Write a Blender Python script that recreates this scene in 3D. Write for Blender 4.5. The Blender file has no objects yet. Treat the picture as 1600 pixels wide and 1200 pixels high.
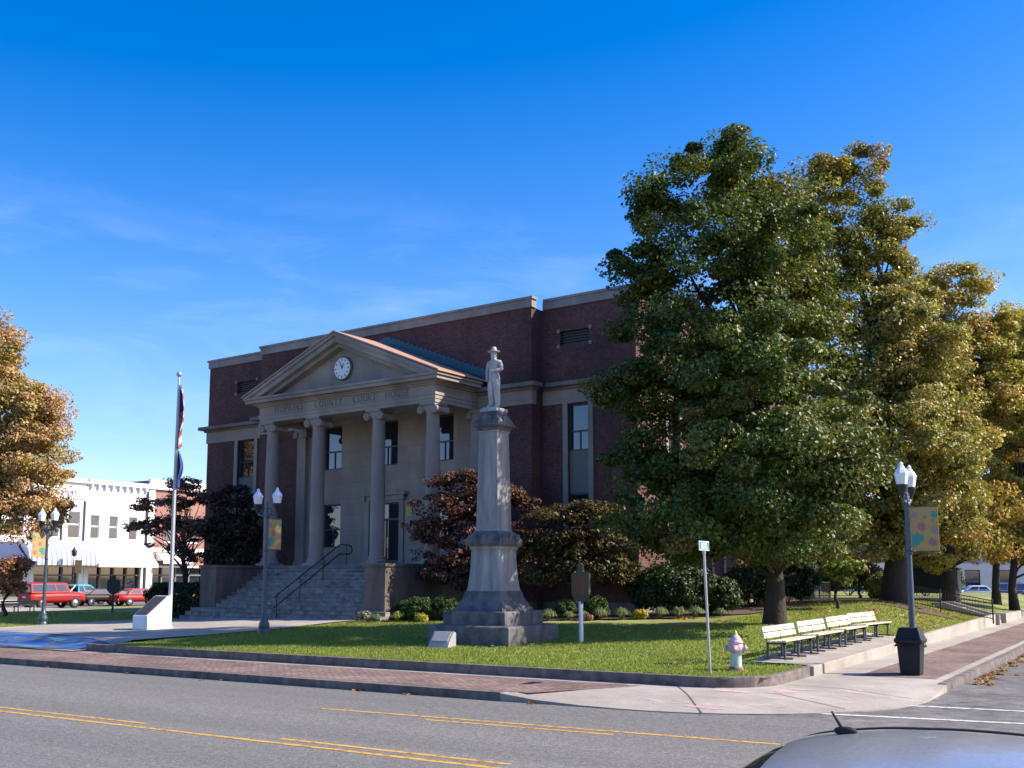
import bpy, bmesh, math, random
import numpy as np
from mathutils import Vector, Matrix
R = math.radians
C = bpy.context.scene.collection
scn = bpy.context.scene

# ------------------------------------------------------------------ camera, sky, sun, exposure
CAM_H, F, PP, TH = 2.45, 1635.0, 700.0, math.atan(200 / 1635.0)
cd = bpy.data.cameras.new('camera'); cam = bpy.data.objects.new('camera', cd); C.objects.link(cam)
cam.location = (0, 0, CAM_H); cam.rotation_euler = (R(90) + TH, 0, 0)
cd.sensor_fit = 'HORIZONTAL'; cd.sensor_width = 36; cd.lens = 36 * F / 1600; cd.shift_y = 100 / 1600
cd.clip_start = 0.1; cd.clip_end = 3000
scn.camera = cam
SUN_EL, SUN_AZ = R(38), R(91.5)            # sun over the right hand side (azimuth clockwise from +Y)
w = bpy.data.worlds.new('World'); scn.world = w; w.use_nodes = True
nt = w.node_tree; nt.nodes.clear()
N = nt.nodes.new; L = nt.links.new
out = N('ShaderNodeOutputWorld'); bg = N('ShaderNodeBackground'); sky = N('ShaderNodeTexSky')
sky.sky_type = 'NISHITA'; sky.sun_disc = False; sky.sun_elevation = SUN_EL; sky.sun_rotation = SUN_AZ
sky.air_density = 1.0; sky.dust_density = 1.1; sky.ozone_density = 4.0; sky.altitude = 200
hs = N('ShaderNodeHueSaturation'); hs.inputs['Saturation'].default_value = 1.5; hs.inputs['Hue'].default_value = .5; hs.inputs['Value'].default_value = 1.22
gm = N('ShaderNodeVectorMath'); gm.operation = 'MULTIPLY'; gm.inputs[1].default_value = (1.0, .92, 1.0)
L(sky.outputs[0], gm.inputs[0]); L(gm.outputs[0], hs.inputs['Color'])
tc = N('ShaderNodeTexCoord'); mp = N('ShaderNodeMapping'); mp.inputs['Rotation'].default_value = (0.25, 0.22, 0.3)
mp.inputs['Scale'].default_value = (3.2, 3.2, 15.0)
L(tc.outputs['Generated'], mp.inputs[0])
no = N('ShaderNodeTexNoise'); no.inputs['Scale'].default_value = 1.6; no.inputs['Detail'].default_value = 7; no.inputs['Roughness'].default_value = .62
no.inputs['Distortion'].default_value = .6
L(mp.outputs[0], no.inputs['Vector'])
cr = N('ShaderNodeValToRGB'); cr.color_ramp.elements[0].position = .46; cr.color_ramp.elements[1].position = .9
L(no.outputs[0], cr.inputs[0])
sx = N('ShaderNodeSeparateXYZ'); L(tc.outputs['Generated'], sx.inputs[0])
mr = N('ShaderNodeMapRange'); mr.inputs[1].default_value = .37; mr.inputs[2].default_value = .27; L(sx.outputs[2], mr.inputs[0])
mu = N('ShaderNodeMath'); mu.operation = 'MULTIPLY'; L(cr.outputs[0], mu.inputs[0]); L(mr.outputs[0], mu.inputs[1])
mu2 = N('ShaderNodeMath'); mu2.operation = 'MULTIPLY'; mu2.inputs[1].default_value = .2; L(mu.outputs[0], mu2.inputs[0])
mx = N('ShaderNodeMix'); mx.data_type = 'RGBA'; mx.inputs[7].default_value = (6.5, 7.2, 8.2, 1)
for sock, lo, hi in (('Saturation', 1.22, 1.46), ('Value', 1.5, 1.3)):
    q = N('ShaderNodeMapRange'); q.inputs[1].default_value = .02; q.inputs[2].default_value = .5; q.inputs[3].default_value = lo; q.inputs[4].default_value = hi
    L(sx.outputs[2], q.inputs[0]); L(q.outputs[0], hs.inputs[sock])
L(mu2.outputs[0], mx.inputs[0]); L(hs.outputs[0], mx.inputs[6]); L(mx.outputs[2], bg.inputs[0])
bg.inputs[1].default_value = 0.10
L(bg.outputs[0], out.inputs[0])
sd = bpy.data.lights.new('sun', 'SUN'); sd.energy = 4.8; sd.angle = R(.53); sd.color = (1.0, .91, .77)
sun = bpy.data.objects.new('sun', sd); C.objects.link(sun)
sv = Vector((math.sin(SUN_AZ) * math.cos(SUN_EL), math.cos(SUN_AZ) * math.cos(SUN_EL), math.sin(SUN_EL)))
sun.rotation_euler = (-sv).to_track_quat('-Z', 'Y').to_euler(); sun.location = (60, 0, 60)
scn.view_settings.view_transform = 'Standard'; scn.view_settings.look = 'None'
scn.view_settings.exposure = 0.9; scn.view_settings.gamma = 1
scn.cycles.max_bounces = 6; scn.cycles.transparent_max_bounces = 8

# ------------------------------------------------------------------ frames
RS = R(-32.0)      # street frame: x = along the main road to the right (e), y = across it, away (d)
RB = R(-35.5)      # court house frame: x = along its front (u), y = into it (v)
OB = (-7.613, 48.161)
def S(e, d, z=0.0): return (e * math.cos(RS) - d * math.sin(RS), e * math.sin(RS) + d * math.cos(RS), z)
def Bp(u, v, z=0.0): return (OB[0] + u * math.cos(RB) - v * math.sin(RB), OB[1] + u * math.sin(RB) + v * math.cos(RB), z)
def ED(X, Y): return X * math.cos(RS) + Y * math.sin(RS), -X * math.sin(RS) + Y * math.cos(RS)
def at(x, y, Y):   # a point of the photograph at depth Y
    b = -(y - PP) / F; d = math.cos(TH) - b * math.sin(TH)
    return ((x - 800) / F / d * Y, Y, CAM_H + (math.sin(TH) + b * math.cos(TH)) / d * Y)
def ss(a): a = min(max(a, 0), 1); return a * a * (3 - 2 * a)
def tz(e, d):      # height of the lawn
    z = .35 + (.005 + .025 * ss((e + 42) / 13)) * (min(max(d, 21), 46) - 21)
    z += .22 * math.exp(-((e + 11) ** 2 + (d - 51) ** 2) / 30)
    kz = .35 + .004 * max(0, d - 22)
    z = kz + (z - kz) * ss((-7.3 - e) / 4.5)
    if e < -55: z = z + (.12 - z) * ss((-55 - e) / 8)
    return z
def TZ(X, Y): return tz(*ED(X, Y))

# ------------------------------------------------------------------ mesh helpers
class MB:
    def __init__(s): s.v = []; s.f = []; s.sm = []
    def add(s, vs, fs, smooth=False):
        o = len(s.v); s.v += [tuple(p) for p in vs]
        for f in fs: s.f.append(tuple(i + o for i in f)); s.sm.append(smooth)
        return s
    def box(s, x0, x1, y0, y1, z0, z1):
        return s.add([(x0,y0,z0),(x1,y0,z0),(x1,y1,z0),(x0,y1,z0),(x0,y0,z1),(x1,y0,z1),(x1,y1,z1),(x0,y1,z1)],
              [(0,3,2,1),(4,5,6,7),(0,1,5,4),(1,2,6,5),(2,3,7,6),(3,0,4,7)])
    def cbox(s, c, sz, rz=0.0, M=None):
        hx, hy, hz = sz[0]/2, sz[1]/2, sz[2]/2; vs = []
        for z in (-hz, hz):
            for x, y in ((-hx,-hy),(hx,-hy),(hx,hy),(-hx,hy)):
                if M is not None: p = M @ Vector((x,y,z)); vs.append((p.x+c[0],p.y+c[1],p.z+c[2]))
                else: vs.append((c[0]+x*math.cos(rz)-y*math.sin(rz), c[1]+x*math.sin(rz)+y*math.cos(rz), c[2]+z))
        return s.add(vs, [(0,3,2,1),(4,5,6,7),(0,1,5,4),(1,2,6,5),(2,3,7,6),(3,0,4,7)])
    def prism(s, poly, z0, z1):
        n = len(poly)
        return s.add([(p[0],p[1],z0) for p in poly]+[(p[0],p[1],z1) for p in poly],
              [tuple(range(n-1,-1,-1)), tuple(range(n,2*n))]+[(i,(i+1)%n,n+(i+1)%n,n+i) for i in range(n)])
    def prism_y(s, poly, y0, y1):   # poly in (x,z), counter-clockwise seen from -y
        n = len(poly)
        return s.add([(p[0],y0,p[1]) for p in poly]+[(p[0],y1,p[1]) for p in poly],
              [tuple(range(n)), tuple(range(2*n-1,n-1,-1))]+[(i,n+i,n+(i+1)%n,(i+1)%n) for i in range(n)])
    def prism_x(s, poly, x0, x1):   # poly in (y,z)
        n = len(poly)
        return s.add([(x0,p[0],p[1]) for p in poly]+[(x1,p[0],p[1]) for p in poly],
              [tuple(range(n-1,-1,-1)), tuple(range(n,2*n))]+[(i,(i+1)%n,n+(i+1)%n,n+i) for i in range(n)])
    def sheet(s, poly, z): return s.add([(p[0],p[1],z) for p in poly], [tuple(range(len(poly)))])
    def rings(s, rings, smooth=True, cap=True, close=True):
        n = len(rings[0]); vs = [p for r in rings for p in r]; fs = []
        for i in range(len(rings)-1):
            for j in range(n if close else n-1):
                k = (j+1) % n; fs.append((i*n+j, i*n+k, (i+1)*n+k, (i+1)*n+j))
        s.add(vs, fs, smooth)
        if cap:
            s.add(rings[0], [tuple(range(n-1,-1,-1))]); s.add(rings[-1], [tuple(range(n))])
        return s
    def lathe(s, prof, c=(0,0,0), n=16, smooth=True, cap=True):
        return s.rings([[(c[0]+r*math.cos(2*math.pi*j/n), c[1]+r*math.sin(2*math.pi*j/n), c[2]+z) for j in range(n)] for r, z in prof], smooth, cap)
    def sq(s, prof, c=(0,0,0)):     # square sections (half width, z)
        return s.rings([[(c[0]+x*h,c[1]+y*h,c[2]+z) for x,y in ((-1,-1),(1,-1),(1,1),(-1,1))] for h, z in prof], False)
    def tube(s, pts, r, n=8, cap=True):
        pts = [Vector(p) for p in pts]; rs = r if isinstance(r, (list,tuple)) else [r]*len(pts); rg = []
        for i, p in enumerate(pts):
            t = (pts[min(i+1,len(pts)-1)]-pts[max(i-1,0)]).normalized()
            a = Vector((0,0,1)) if abs(t.z) < .9 else Vector((1,0,0))
            u = t.cross(a).normalized(); v = u.cross(t).normalized()
            rg.append([tuple(p+(u*math.cos(2*math.pi*j/n)-v*math.sin(2*math.pi*j/n))*rs[i]) for j in range(n)])
        return s.rings(rg, True, cap)
    def ell(s, c, rx, ry, rz, n=12, m=8):
        rg = []
        for i in range(m+1):
            a = -math.pi/2+math.pi*i/m; k = max(math.cos(a), .02)
            rg.append([(c[0]+rx*k*math.cos(2*math.pi*j/n), c[1]+ry*k*math.sin(2*math.pi*j/n), c[2]+rz*math.sin(a)) for j in range(n)])
        return s.rings(rg)
    def build(s, name, mat, parent=None, bevel=0, loc=None, rz=0, fix=True):
        me = bpy.data.meshes.new(name); me.from_pydata(s.v, [], s.f); me.polygons.foreach_set('use_smooth', s.sm)
        if fix:
            bm = bmesh.new(); bm.from_mesh(me); bmesh.ops.recalc_face_normals(bm, faces=bm.faces); bm.to_mesh(me); bm.free()
        me.materials.append(mat); me.update()
        o = bpy.data.objects.new(name, me); C.objects.link(o)
        if parent: o.parent = parent
        if loc: o.location = loc
        if rz: o.rotation_euler = (0,0,rz)
        if bevel:
            b = o.modifiers.new('bevel','BEVEL'); b.width = bevel; b.segments = 2; b.limit_method = 'ANGLE'; b.angle_limit = R(40)
        return o
def tag(o, label=None, cat=None, group=None, kind=None):
    if label: o['label'] = label
    if cat: o['category'] = cat
    if group: o['group'] = group
    if kind: o['kind'] = kind
    return o
def thing(name, label, cat, loc, rz=0, group=None):
    o = bpy.data.objects.new(name, None); C.objects.link(o); o.location = loc; o.rotation_euler = (0,0,rz); o.empty_display_size = .3
    return tag(o, label, cat, group)
def kids(o): return [c for c in bpy.data.objects if c.parent == o]
def copy_tree(o, parent=None):
    c = o.copy(); C.objects.link(c)
    if parent: c.parent = parent
    for ch in kids(o): copy_tree(ch, c)
    return c

# ------------------------------------------------------------------ materials
def mat(name, col, rough=.8, var=.25, scale=4.0, metal=0.0, bump=0.0, bscale=40.0, col2=None, spec=.5, coat=0, stretch=None):
    m = bpy.data.materials.new(name); m.use_nodes = True; t = m.node_tree; b = t.nodes['Principled BSDF']
    b.inputs['Roughness'].default_value = rough; b.inputs['Metallic'].default_value = metal; b.inputs['Specular IOR Level'].default_value = spec
    b.inputs['Coat Weight'].default_value = coat
    tc = t.nodes.new('ShaderNodeTexCoord'); mp = t.nodes.new('ShaderNodeMapping'); t.links.new(tc.outputs['Object'], mp.inputs[0])
    if stretch: mp.inputs['Scale'].default_value = stretch
    n = t.nodes.new('ShaderNodeTexNoise'); n.inputs['Scale'].default_value = scale; n.inputs['Detail'].default_value = 6; n.inputs['Roughness'].default_value = .65
    t.links.new(mp.outputs[0], n.inputs['Vector'])
    r = t.nodes.new('ShaderNodeValToRGB'); r.color_ramp.elements[0].position = .28; r.color_ramp.elements[1].position = .74
    c2 = col2 or tuple(min(1, c*(1+var)) for c in col); c1 = tuple(c*(1-var) for c in col) if not col2 else col
    r.color_ramp.elements[0].color = (*c1, 1); r.color_ramp.elements[1].color = (*c2, 1)
    t.links.new(n.outputs[0], r.inputs[0]); t.links.new(r.outputs[0], b.inputs['Base Color'])
    if bump:
        n2 = t.nodes.new('ShaderNodeTexNoise'); n2.inputs['Scale'].default_value = bscale; n2.inputs['Detail'].default_value = 4
        t.links.new(tc.outputs['Object'], n2.inputs['Vector'])
        bp = t.nodes.new('ShaderNodeBump'); bp.inputs['Strength'].default_value = bump; bp.inputs['Distance'].default_value = .03
        t.links.new(n2.outputs[0], bp.inputs['Height']); t.links.new(bp.outputs[0], b.inputs['Normal'])
    m['ramp'] = r.name
    return m
def brick_mat(name, c1, c2, mortar, bw, bh, axes='xz', var=.35, rough=.85, msize=.012, nscale=.6):
    m = bpy.data.materials.new(name); m.use_nodes = True; t = m.node_tree; b = t.nodes['Principled BSDF']; b.inputs['Roughness'].default_value = rough
    tc = t.nodes.new('ShaderNodeTexCoord'); sp = t.nodes.new('ShaderNodeSeparateXYZ'); t.links.new(tc.outputs['Object'], sp.inputs[0])
    cb = t.nodes.new('ShaderNodeCombineXYZ')
    if axes == 'xz':
        ad = t.nodes.new('ShaderNodeMath'); ad.operation = 'ADD'; t.links.new(sp.outputs[0], ad.inputs[0]); t.links.new(sp.outputs[1], ad.inputs[1])
        t.links.new(ad.outputs[0], cb.inputs[0]); t.links.new(sp.outputs[2], cb.inputs[1])
    else:
        t.links.new(sp.outputs[0], cb.inputs[0]); t.links.new(sp.outputs[1], cb.inputs[1])
    br = t.nodes.new('ShaderNodeTexBrick'); br.inputs['Scale'].default_value = 1; br.inputs['Mortar Size'].default_value = msize
    br.inputs['Brick Width'].default_value = bw; br.inputs['Row Height'].default_value = bh
    br.inputs['Color1'].default_value = (*c1,1); br.inputs['Color2'].default_value = (*c2,1); br.inputs['Mortar'].default_value = (*mortar,1)
    t.links.new(cb.outputs[0], br.inputs['Vector'])
    n = t.nodes.new('ShaderNodeTexNoise'); n.inputs['Scale'].default_value = nscale; n.inputs['Detail'].default_value = 8; n.inputs['Roughness'].default_value = .7
    t.links.new(tc.outputs['Object'], n.inputs['Vector'])
    rr = t.nodes.new('ShaderNodeMapRange'); rr.inputs[1].default_value = .3; rr.inputs[2].default_value = .7; rr.inputs[3].default_value = 1-var; rr.inputs[4].default_value = 1+var
    t.links.new(n.outputs[0], rr.inputs[0])
    vm = t.nodes.new('ShaderNodeVectorMath'); vm.operation = 'SCALE'; t.links.new(br.outputs[0], vm.inputs[0]); t.links.new(rr.outputs[0], vm.inputs['Scale'])
    t.links.new(vm.outputs[0], b.inputs['Base Color'])
    return m
def leaf_mat(name, rough=.42, trans=.3):
    m = bpy.data.materials.new(name); m.use_nodes = True; t = m.node_tree; b = t.nodes['Principled BSDF']; b.inputs['Roughness'].default_value = rough
    b.inputs['Specular IOR Level'].default_value = .32
    a = t.nodes.new('ShaderNodeAttribute'); a.attribute_name = 'tint'; t.links.new(a.outputs['Color'], b.inputs['Base Color'])
    tr = t.nodes.new('ShaderNodeBsdfTranslucent')
    vm = t.nodes.new('ShaderNodeVectorMath'); vm.operation = 'MULTIPLY'; vm.inputs[1].default_value = (1.5,1.5,.5)
    t.links.new(a.outputs['Color'], vm.inputs[0]); t.links.new(vm.outputs[0], tr.inputs['Color'])
    ms = t.nodes.new('ShaderNodeMixShader'); ms.inputs[0].default_value = trans
    t.links.new(b.outputs[0], ms.inputs[1]); t.links.new(tr.outputs[0], ms.inputs[2]); t.links.new(ms.outputs[0], t.nodes['Material Output'].inputs[0])
    return m
def glass_mat(name, tint=(.012,.016,.022), rough=.03):
    m = bpy.data.materials.new(name); m.use_nodes = True; t = m.node_tree; b = t.nodes['Principled BSDF']
    b.inputs['Roughness'].default_value = rough; b.inputs['Specular IOR Level'].default_value = .9; b.inputs['IOR'].default_value = 1.6
    tc = t.nodes.new('ShaderNodeTexCoord'); n = t.nodes.new('ShaderNodeTexNoise'); n.inputs['Scale'].default_value = 1.3; n.inputs['Detail'].default_value = 3
    t.links.new(tc.outputs['Object'], n.inputs['Vector'])
    r = t.nodes.new('ShaderNodeValToRGB'); r.color_ramp.elements[0].color = (*[c*.4 for c in tint],1); r.color_ramp.elements[1].color = (*[c*2.2 for c in tint],1)
    t.links.new(n.outputs[0], r.inputs[0]); t.links.new(r.outputs[0], b.inputs['Base Color'])
    bp = t.nodes.new('ShaderNodeBump'); bp.inputs['Strength'].default_value = .05; bp.inputs['Distance'].default_value = .02
    n3 = t.nodes.new('ShaderNodeTexNoise'); n3.inputs['Scale'].default_value = .8; t.links.new(tc.outputs['Object'], n3.inputs['Vector'])
    t.links.new(n3.outputs[0], bp.inputs['Height']); t.links.new(bp.outputs[0], b.inputs['Normal'])
    return m
def layer(m, scale, lo, hi, stretch=(1,1,1), p0=.35, p1=.65, detail=5, tint=(1,1,1)):
    t = m.node_tree; b = t.nodes['Principled BSDF']; src = b.inputs['Base Color'].links[0].from_socket
    tc = t.nodes.new('ShaderNodeTexCoord'); mp = t.nodes.new('ShaderNodeMapping'); mp.inputs['Scale'].default_value = stretch; mp.inputs['Location'].default_value = (scale*3.1, 1.7, .3)
    t.links.new(tc.outputs['Object'], mp.inputs[0]); n = t.nodes.new('ShaderNodeTexNoise'); n.inputs['Scale'].default_value = scale; n.inputs['Detail'].default_value = detail
    t.links.new(mp.outputs[0], n.inputs['Vector']); r = t.nodes.new('ShaderNodeValToRGB'); r.color_ramp.elements[0].position = p0; r.color_ramp.elements[1].position = p1
    r.color_ramp.elements[0].color = (lo*tint[0],lo*tint[1],lo*tint[2],1); r.color_ramp.elements[1].color = (hi,hi,hi,1); t.links.new(n.outputs[0], r.inputs[0])
    v = t.nodes.new('ShaderNodeVectorMath'); v.operation = 'MULTIPLY'; t.links.new(src, v.inputs[0]); t.links.new(r.outputs[0], v.inputs[1]); t.links.new(v.outputs[0], b.inputs['Base Color']); return m
M = {}
M['asphalt'] = mat('asphalt', (.172,.162,.150), .85, .12, 6, bump=.5, bscale=70)
M['old_asphalt'] = mat('old_asphalt', (.145,.135,.128), .9, .5, 2.6, bump=.6, bscale=45)
M['seal'] = mat('crack_sealer', (.075,.07,.068), .6, .3, 8)
M['patch'] = mat('pale_wear', (.22,.21,.21), .9, .4, 12)
M['earth'] = mat('earth', (.09,.10,.045), .95, .4, .25)
M['concrete'] = mat('concrete', (.37,.325,.275), .85, .16, 1.6, bump=.15, bscale=60)
M['kerb'] = mat('kerb_concrete', (.155,.125,.11), .88, .38, 2.2, bump=.25, bscale=50)
M['brickpave'] = brick_mat('brick_paver', (.175,.098,.078), (.30,.19,.15), (.12,.09,.075), .22, .11, 'xy', .28, .85, .022)
M['grass'] = mat('lawn', (.15,.18,.036), .95, .5, 1.7, bump=.7, bscale=70, col2=(.27,.29,.075))
M['blade'] = leaf_mat('grass_blade', .6, .35)
M['mulch'] = mat('mulch', (.10,.06,.04), .95, .5, 9, bump=.6, bscale=50)
M['brick'] = brick_mat('court_brick', (.095,.026,.024), (.14,.044,.036), (.085,.055,.048), .21, .072, 'xz', .3)
M['limestone'] = mat('limestone', (.32,.268,.232), .82, .13, 1.1, bump=.12, bscale=30, stretch=(1,1,.45))
M['limestone_dark'] = mat('weathered_limestone', (.185,.155,.135), .85, .28, 1.6, bump=.2, bscale=25, stretch=(1,1,.4))
M['cheek'] = mat('stained_limestone', (.085,.062,.05), .88, .4, 1.2, col2=(.19,.155,.13), bump=.2, bscale=25, stretch=(1,1,.5))
M['step'] = mat('step_stone', (.08,.068,.064), .85, .6, 2.6, col2=(.38,.335,.305), bump=.25, bscale=25)
M['coping'] = mat('coping', (.30,.265,.235), .8, .15, 1.2)
M['roof'] = mat('roof_metal', (.40,.235,.16), .6, .18, 3)
M['flat_roof'] = mat('flat_roof', (.12,.12,.12), .9, .2, 2)
M['teal'] = mat('patina_copper', (.02,.10,.115), .5, .3, 5)
M['dark_metal'] = mat('dark_metal', (.018,.02,.024), .45, .3, 8)
M['frame'] = mat('window_frame', (.05,.055,.06), .5, .2, 8)
M['glass'] = glass_mat('window_glass')
M['spandrel'] = mat('spandrel_panel', (.15,.14,.135), .7, .1, 4)
M['white'] = mat('white_paint', (.80,.79,.76), .6, .05, 2)
M['pole_paint'] = mat('pole_paint', (.52,.52,.51), .5, .1, 3)
M['ink'] = mat('letter_paint', (.085,.085,.08), .7, .2, 8)
M['ceiling'] = mat('plaster', (.35,.33,.30), .9, .08, 2)
M['lamp_pole'] = mat('lamp_pole_paint', (.05,.075,.095), .42, .2, 9, spec=.6)
M['globe'] = mat('frosted_globe', (.82,.84,.86), .25, .04, 5)
M['banner'] = mat('banner_cloth', (.44,.29,.10), .85, .08, 6)
M['leaf_teal'] = mat('teal_print', (.05,.27,.24), .85, .1, 6)
M['leaf_plum'] = mat('plum_print', (.32,.16,.16), .85, .1, 6)
M['leaf_lilac'] = mat('lilac_print', (.30,.22,.26), .85, .1, 6)
M['statue'] = mat('statue_marble', (.46,.43,.41), .7, .16, 6, bump=.2, bscale=30)
M['monu'] = mat('monument_stone', (.19,.172,.168), .85, .5, 2.4, col2=(.42,.39,.375), bump=.25, bscale=25, stretch=(1.6,1.6,.3))
M['monu_dark'] = mat('monument_dark_stone', (.06,.055,.06), .88, .5, 3.2, col2=(.19,.175,.175), bump=.3, bscale=22)
M['granite'] = mat('plaque_granite', (.33,.32,.31), .6, .15, 14)
M['bronze'] = mat('bronze_plaque', (.075,.058,.05), .5, .4, 10)
M['bench_wood'] = mat('bench_slat_paint', (.62,.54,.42), .6, .12, 5, stretch=(1,6,6))
M['bench_metal'] = mat('bench_iron', (.06,.07,.075), .5, .2, 8)
M['bark'] = mat('bark', (.042,.031,.025), .95, .45, 6, bump=1.0, bscale=9, stretch=(2,2,.35))
M['hyd_pink'] = mat('pink_hydrant_paint', (.62,.42,.48), .45, .2, 7)
M['hyd_green'] = mat('green_hydrant_paint', (.14,.36,.27), .45, .3, 9, col2=(.72,.74,.70), stretch=(1.4,1.4,.4))
M['hyd_yellow'] = mat('yellow_hydrant_paint', (.62,.50,.05), .45, .1, 7)
M['rust'] = mat('rusty_iron', (.22,.12,.09), .8, .3, 9)
M['trash'] = mat('trash_can_plastic', (.012,.012,.015), .6, .25, 9, spec=.3)
M['galv'] = mat('galvanised_steel', (.42,.42,.41), .45, .15, 12, metal=.6)
M['sign_green'] = mat('sign_green', (.0,.20,.165), .4, .05, 6)
M['sign_white'] = mat('sign_white', (.80,.80,.80), .5, .03, 6)
M['marker'] = mat('marker_plate', (.085,.072,.038), .6, .35, 9)
M['marker_red'] = mat('marker_letters', (.20,.075,.045), .6, .3, 12)
M['rubber'] = mat('rubber', (.018,.018,.018), .8, .2, 9)
M['chrome'] = mat('chrome', (.60,.60,.60), .22, .05, 9, metal=1)
M['car_glass'] = glass_mat('car_glass', (.02,.026,.03), .02)
M['red_paint'] = mat('red_paint', (.42,.02,.02), .45, .06, 6, spec=.3)
M['teal_paint'] = mat('turquoise_paint', (.02,.42,.52), .45, .06, 6, spec=.3)
M['dark_paint'] = mat('dark_paint', (.03,.018,.024), .5, .1, 6, spec=.3)
M['white_car'] = mat('white_car_paint', (.62,.64,.68), .45, .05, 6, spec=.3)
M['blue_car'] = mat('blue_car_paint', (.10,.13,.28), .45, .05, 6, spec=.3)
M['silver_car'] = mat('silver_blue_paint', (.43,.44,.47), .25, .05, 3, metal=.5, coat=.3)
M['tail'] = mat('tail_lamp', (.45,.02,.02), .25, .1, 9)
M['head'] = mat('head_lamp', (.75,.75,.70), .15, .05, 9)
M['yellow_line'] = mat('yellow_paint', (.58,.32,.04), .8, .22, 14)
M['white_line'] = mat('white_road_paint', (.66,.66,.64), .8, .18, 12)
M['facade_white'] = mat('white_brick_facade', (.83,.82,.79), .75, .05, 2)
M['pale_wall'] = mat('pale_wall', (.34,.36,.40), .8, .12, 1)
M['facade_trim'] = mat('facade_trim', (.70,.71,.74), .75, .06, 3)
M['red_brick'] = brick_mat('shop_brick', (.27,.10,.075), (.33,.14,.10), (.28,.2,.17), .21, .072, 'xz', .15)
M['shopfront'] = mat('shopfront', (.16,.145,.13), .7, .3, 1.5)
M['tan'] = mat('tan_paint', (.55,.46,.34), .7, .1, 3)
M['blue_awning'] = mat('blue_awning', (.03,.045,.12), .7, .15, 4)
M['gold'] = mat('notice_yellow', (.50,.40,.10), .6, .15, 14)
M['flag_red'] = mat('flag_red', (.26,.035,.055), .8, .1, 9)
M['flag_white'] = mat('flag_white', (.42,.40,.41), .8, .05, 9)
M['flag_blue'] = mat('flag_blue', (.025,.045,.19), .8, .1, 9)
M['leaf'] = leaf_mat('maple_leaf', .48, .22)
M['shrub_leaf'] = leaf_mat('shrub_leaf', .5, .22)
layer(M['asphalt'], 1.0, .87, 1.06, (.03,.9,1)); layer(M['asphalt'], 45, .62, 1.3, detail=3, p0=.4, p1=.6); layer(M['asphalt'], 14, .82, 1.15, detail=3); layer(M['asphalt'], 2.2, .55, 1.0, (1,1.4,1), .22, .32)
layer(M['old_asphalt'], 70, .65, 1.35, detail=2); layer(M['old_asphalt'], .5, .75, 1.15)
layer(M['yellow_line'], 9, .42, 1.0, (1,1,1), .36, .5); layer(M['white_line'], 9, .45, 1.0, (1,1,1), .36, .5)
layer(M['brick'], .45, .72, 1.2, (1,1,.25)); layer(M['brick'], 9, .7, 1.35, (1,1,2.4), detail=2); layer(M['limestone'], .9, .80, 1.1, (1,1,.12)); layer(M['limestone'], .35, .84, 1.1)
layer(M['coping'], .8, .75, 1.1, (1,1,.2)); layer(M['limestone_dark'], .9, .7, 1.15, (1,1,.15)); layer(M['concrete'], .5, .82, 1.08); layer(M['concrete'], 25, .88, 1.08, detail=2)
layer(M['brickpave'], .7, .78, 1.15); layer(M['brickpave'], 8, .68, 1.3, (1,2,1), detail=2); layer(M['kerb'], 5, .7, 1.25); layer(M['grass'], .35, .75, 1.2, tint=(1.1,.95,.8)); layer(M['monu'], 1.4, .78, 1.12, (2,2,.12)); layer(M['monu_dark'], 1.8, .7, 1.2, (1.5,1.5,.3))
layer(M['statue'], 7, .72, 1.1, (1,1,.4)); layer(M['silver_car'], 40, .94, 1.05, detail=2); layer(M['facade_white'], .5, .92, 1.02, (1,1,.2)); layer(M['hyd_pink'], 12, .75, 1.05); layer(M['bench_wood'], 3, .75, 1.05, (4,.6,4)); layer(M['cheek'], 1.2, .7, 1.15, (1.4,1.4,.2))
def joints(m, bw, bh, k, ms=.012):
    t = m.node_tree; b = t.nodes['Principled BSDF']; src = b.inputs['Base Color'].links[0].from_socket
    tc = t.nodes.new('ShaderNodeTexCoord'); sp = t.nodes.new('ShaderNodeSeparateXYZ'); t.links.new(tc.outputs['Object'], sp.inputs[0]); cb = t.nodes.new('ShaderNodeCombineXYZ')
    t.links.new(sp.outputs[0], cb.inputs[0]); t.links.new(sp.outputs[2], cb.inputs[1]); br = t.nodes.new('ShaderNodeTexBrick'); br.inputs['Scale'].default_value = 1
    br.inputs['Brick Width'].default_value = bw; br.inputs['Row Height'].default_value = bh; br.inputs['Mortar Size'].default_value = ms; br.inputs['Mortar Smooth'].default_value = .3
    br.inputs['Color1'].default_value = (1,1,1,1); br.inputs['Color2'].default_value = (.9,.89,.88,1); br.inputs['Mortar'].default_value = (k,k,k,1)
    t.links.new(cb.outputs[0], br.inputs['Vector']); v = t.nodes.new('ShaderNodeVectorMath'); v.operation = 'MULTIPLY'
    t.links.new(src, v.inputs[0]); t.links.new(br.outputs[0], v.inputs[1]); t.links.new(v.outputs[0], b.inputs['Base Color'])
M['ashlar'] = layer(mat('ashlar_limestone', (.33,.27,.225), .82, .14, 1.1, bump=.12, bscale=30), .8, .78, 1.1, (1,1,.15)); joints(M['ashlar'], 1.5, .78, .68)
joints(M['step'], 1.1, .1666, .55, .016)
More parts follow.
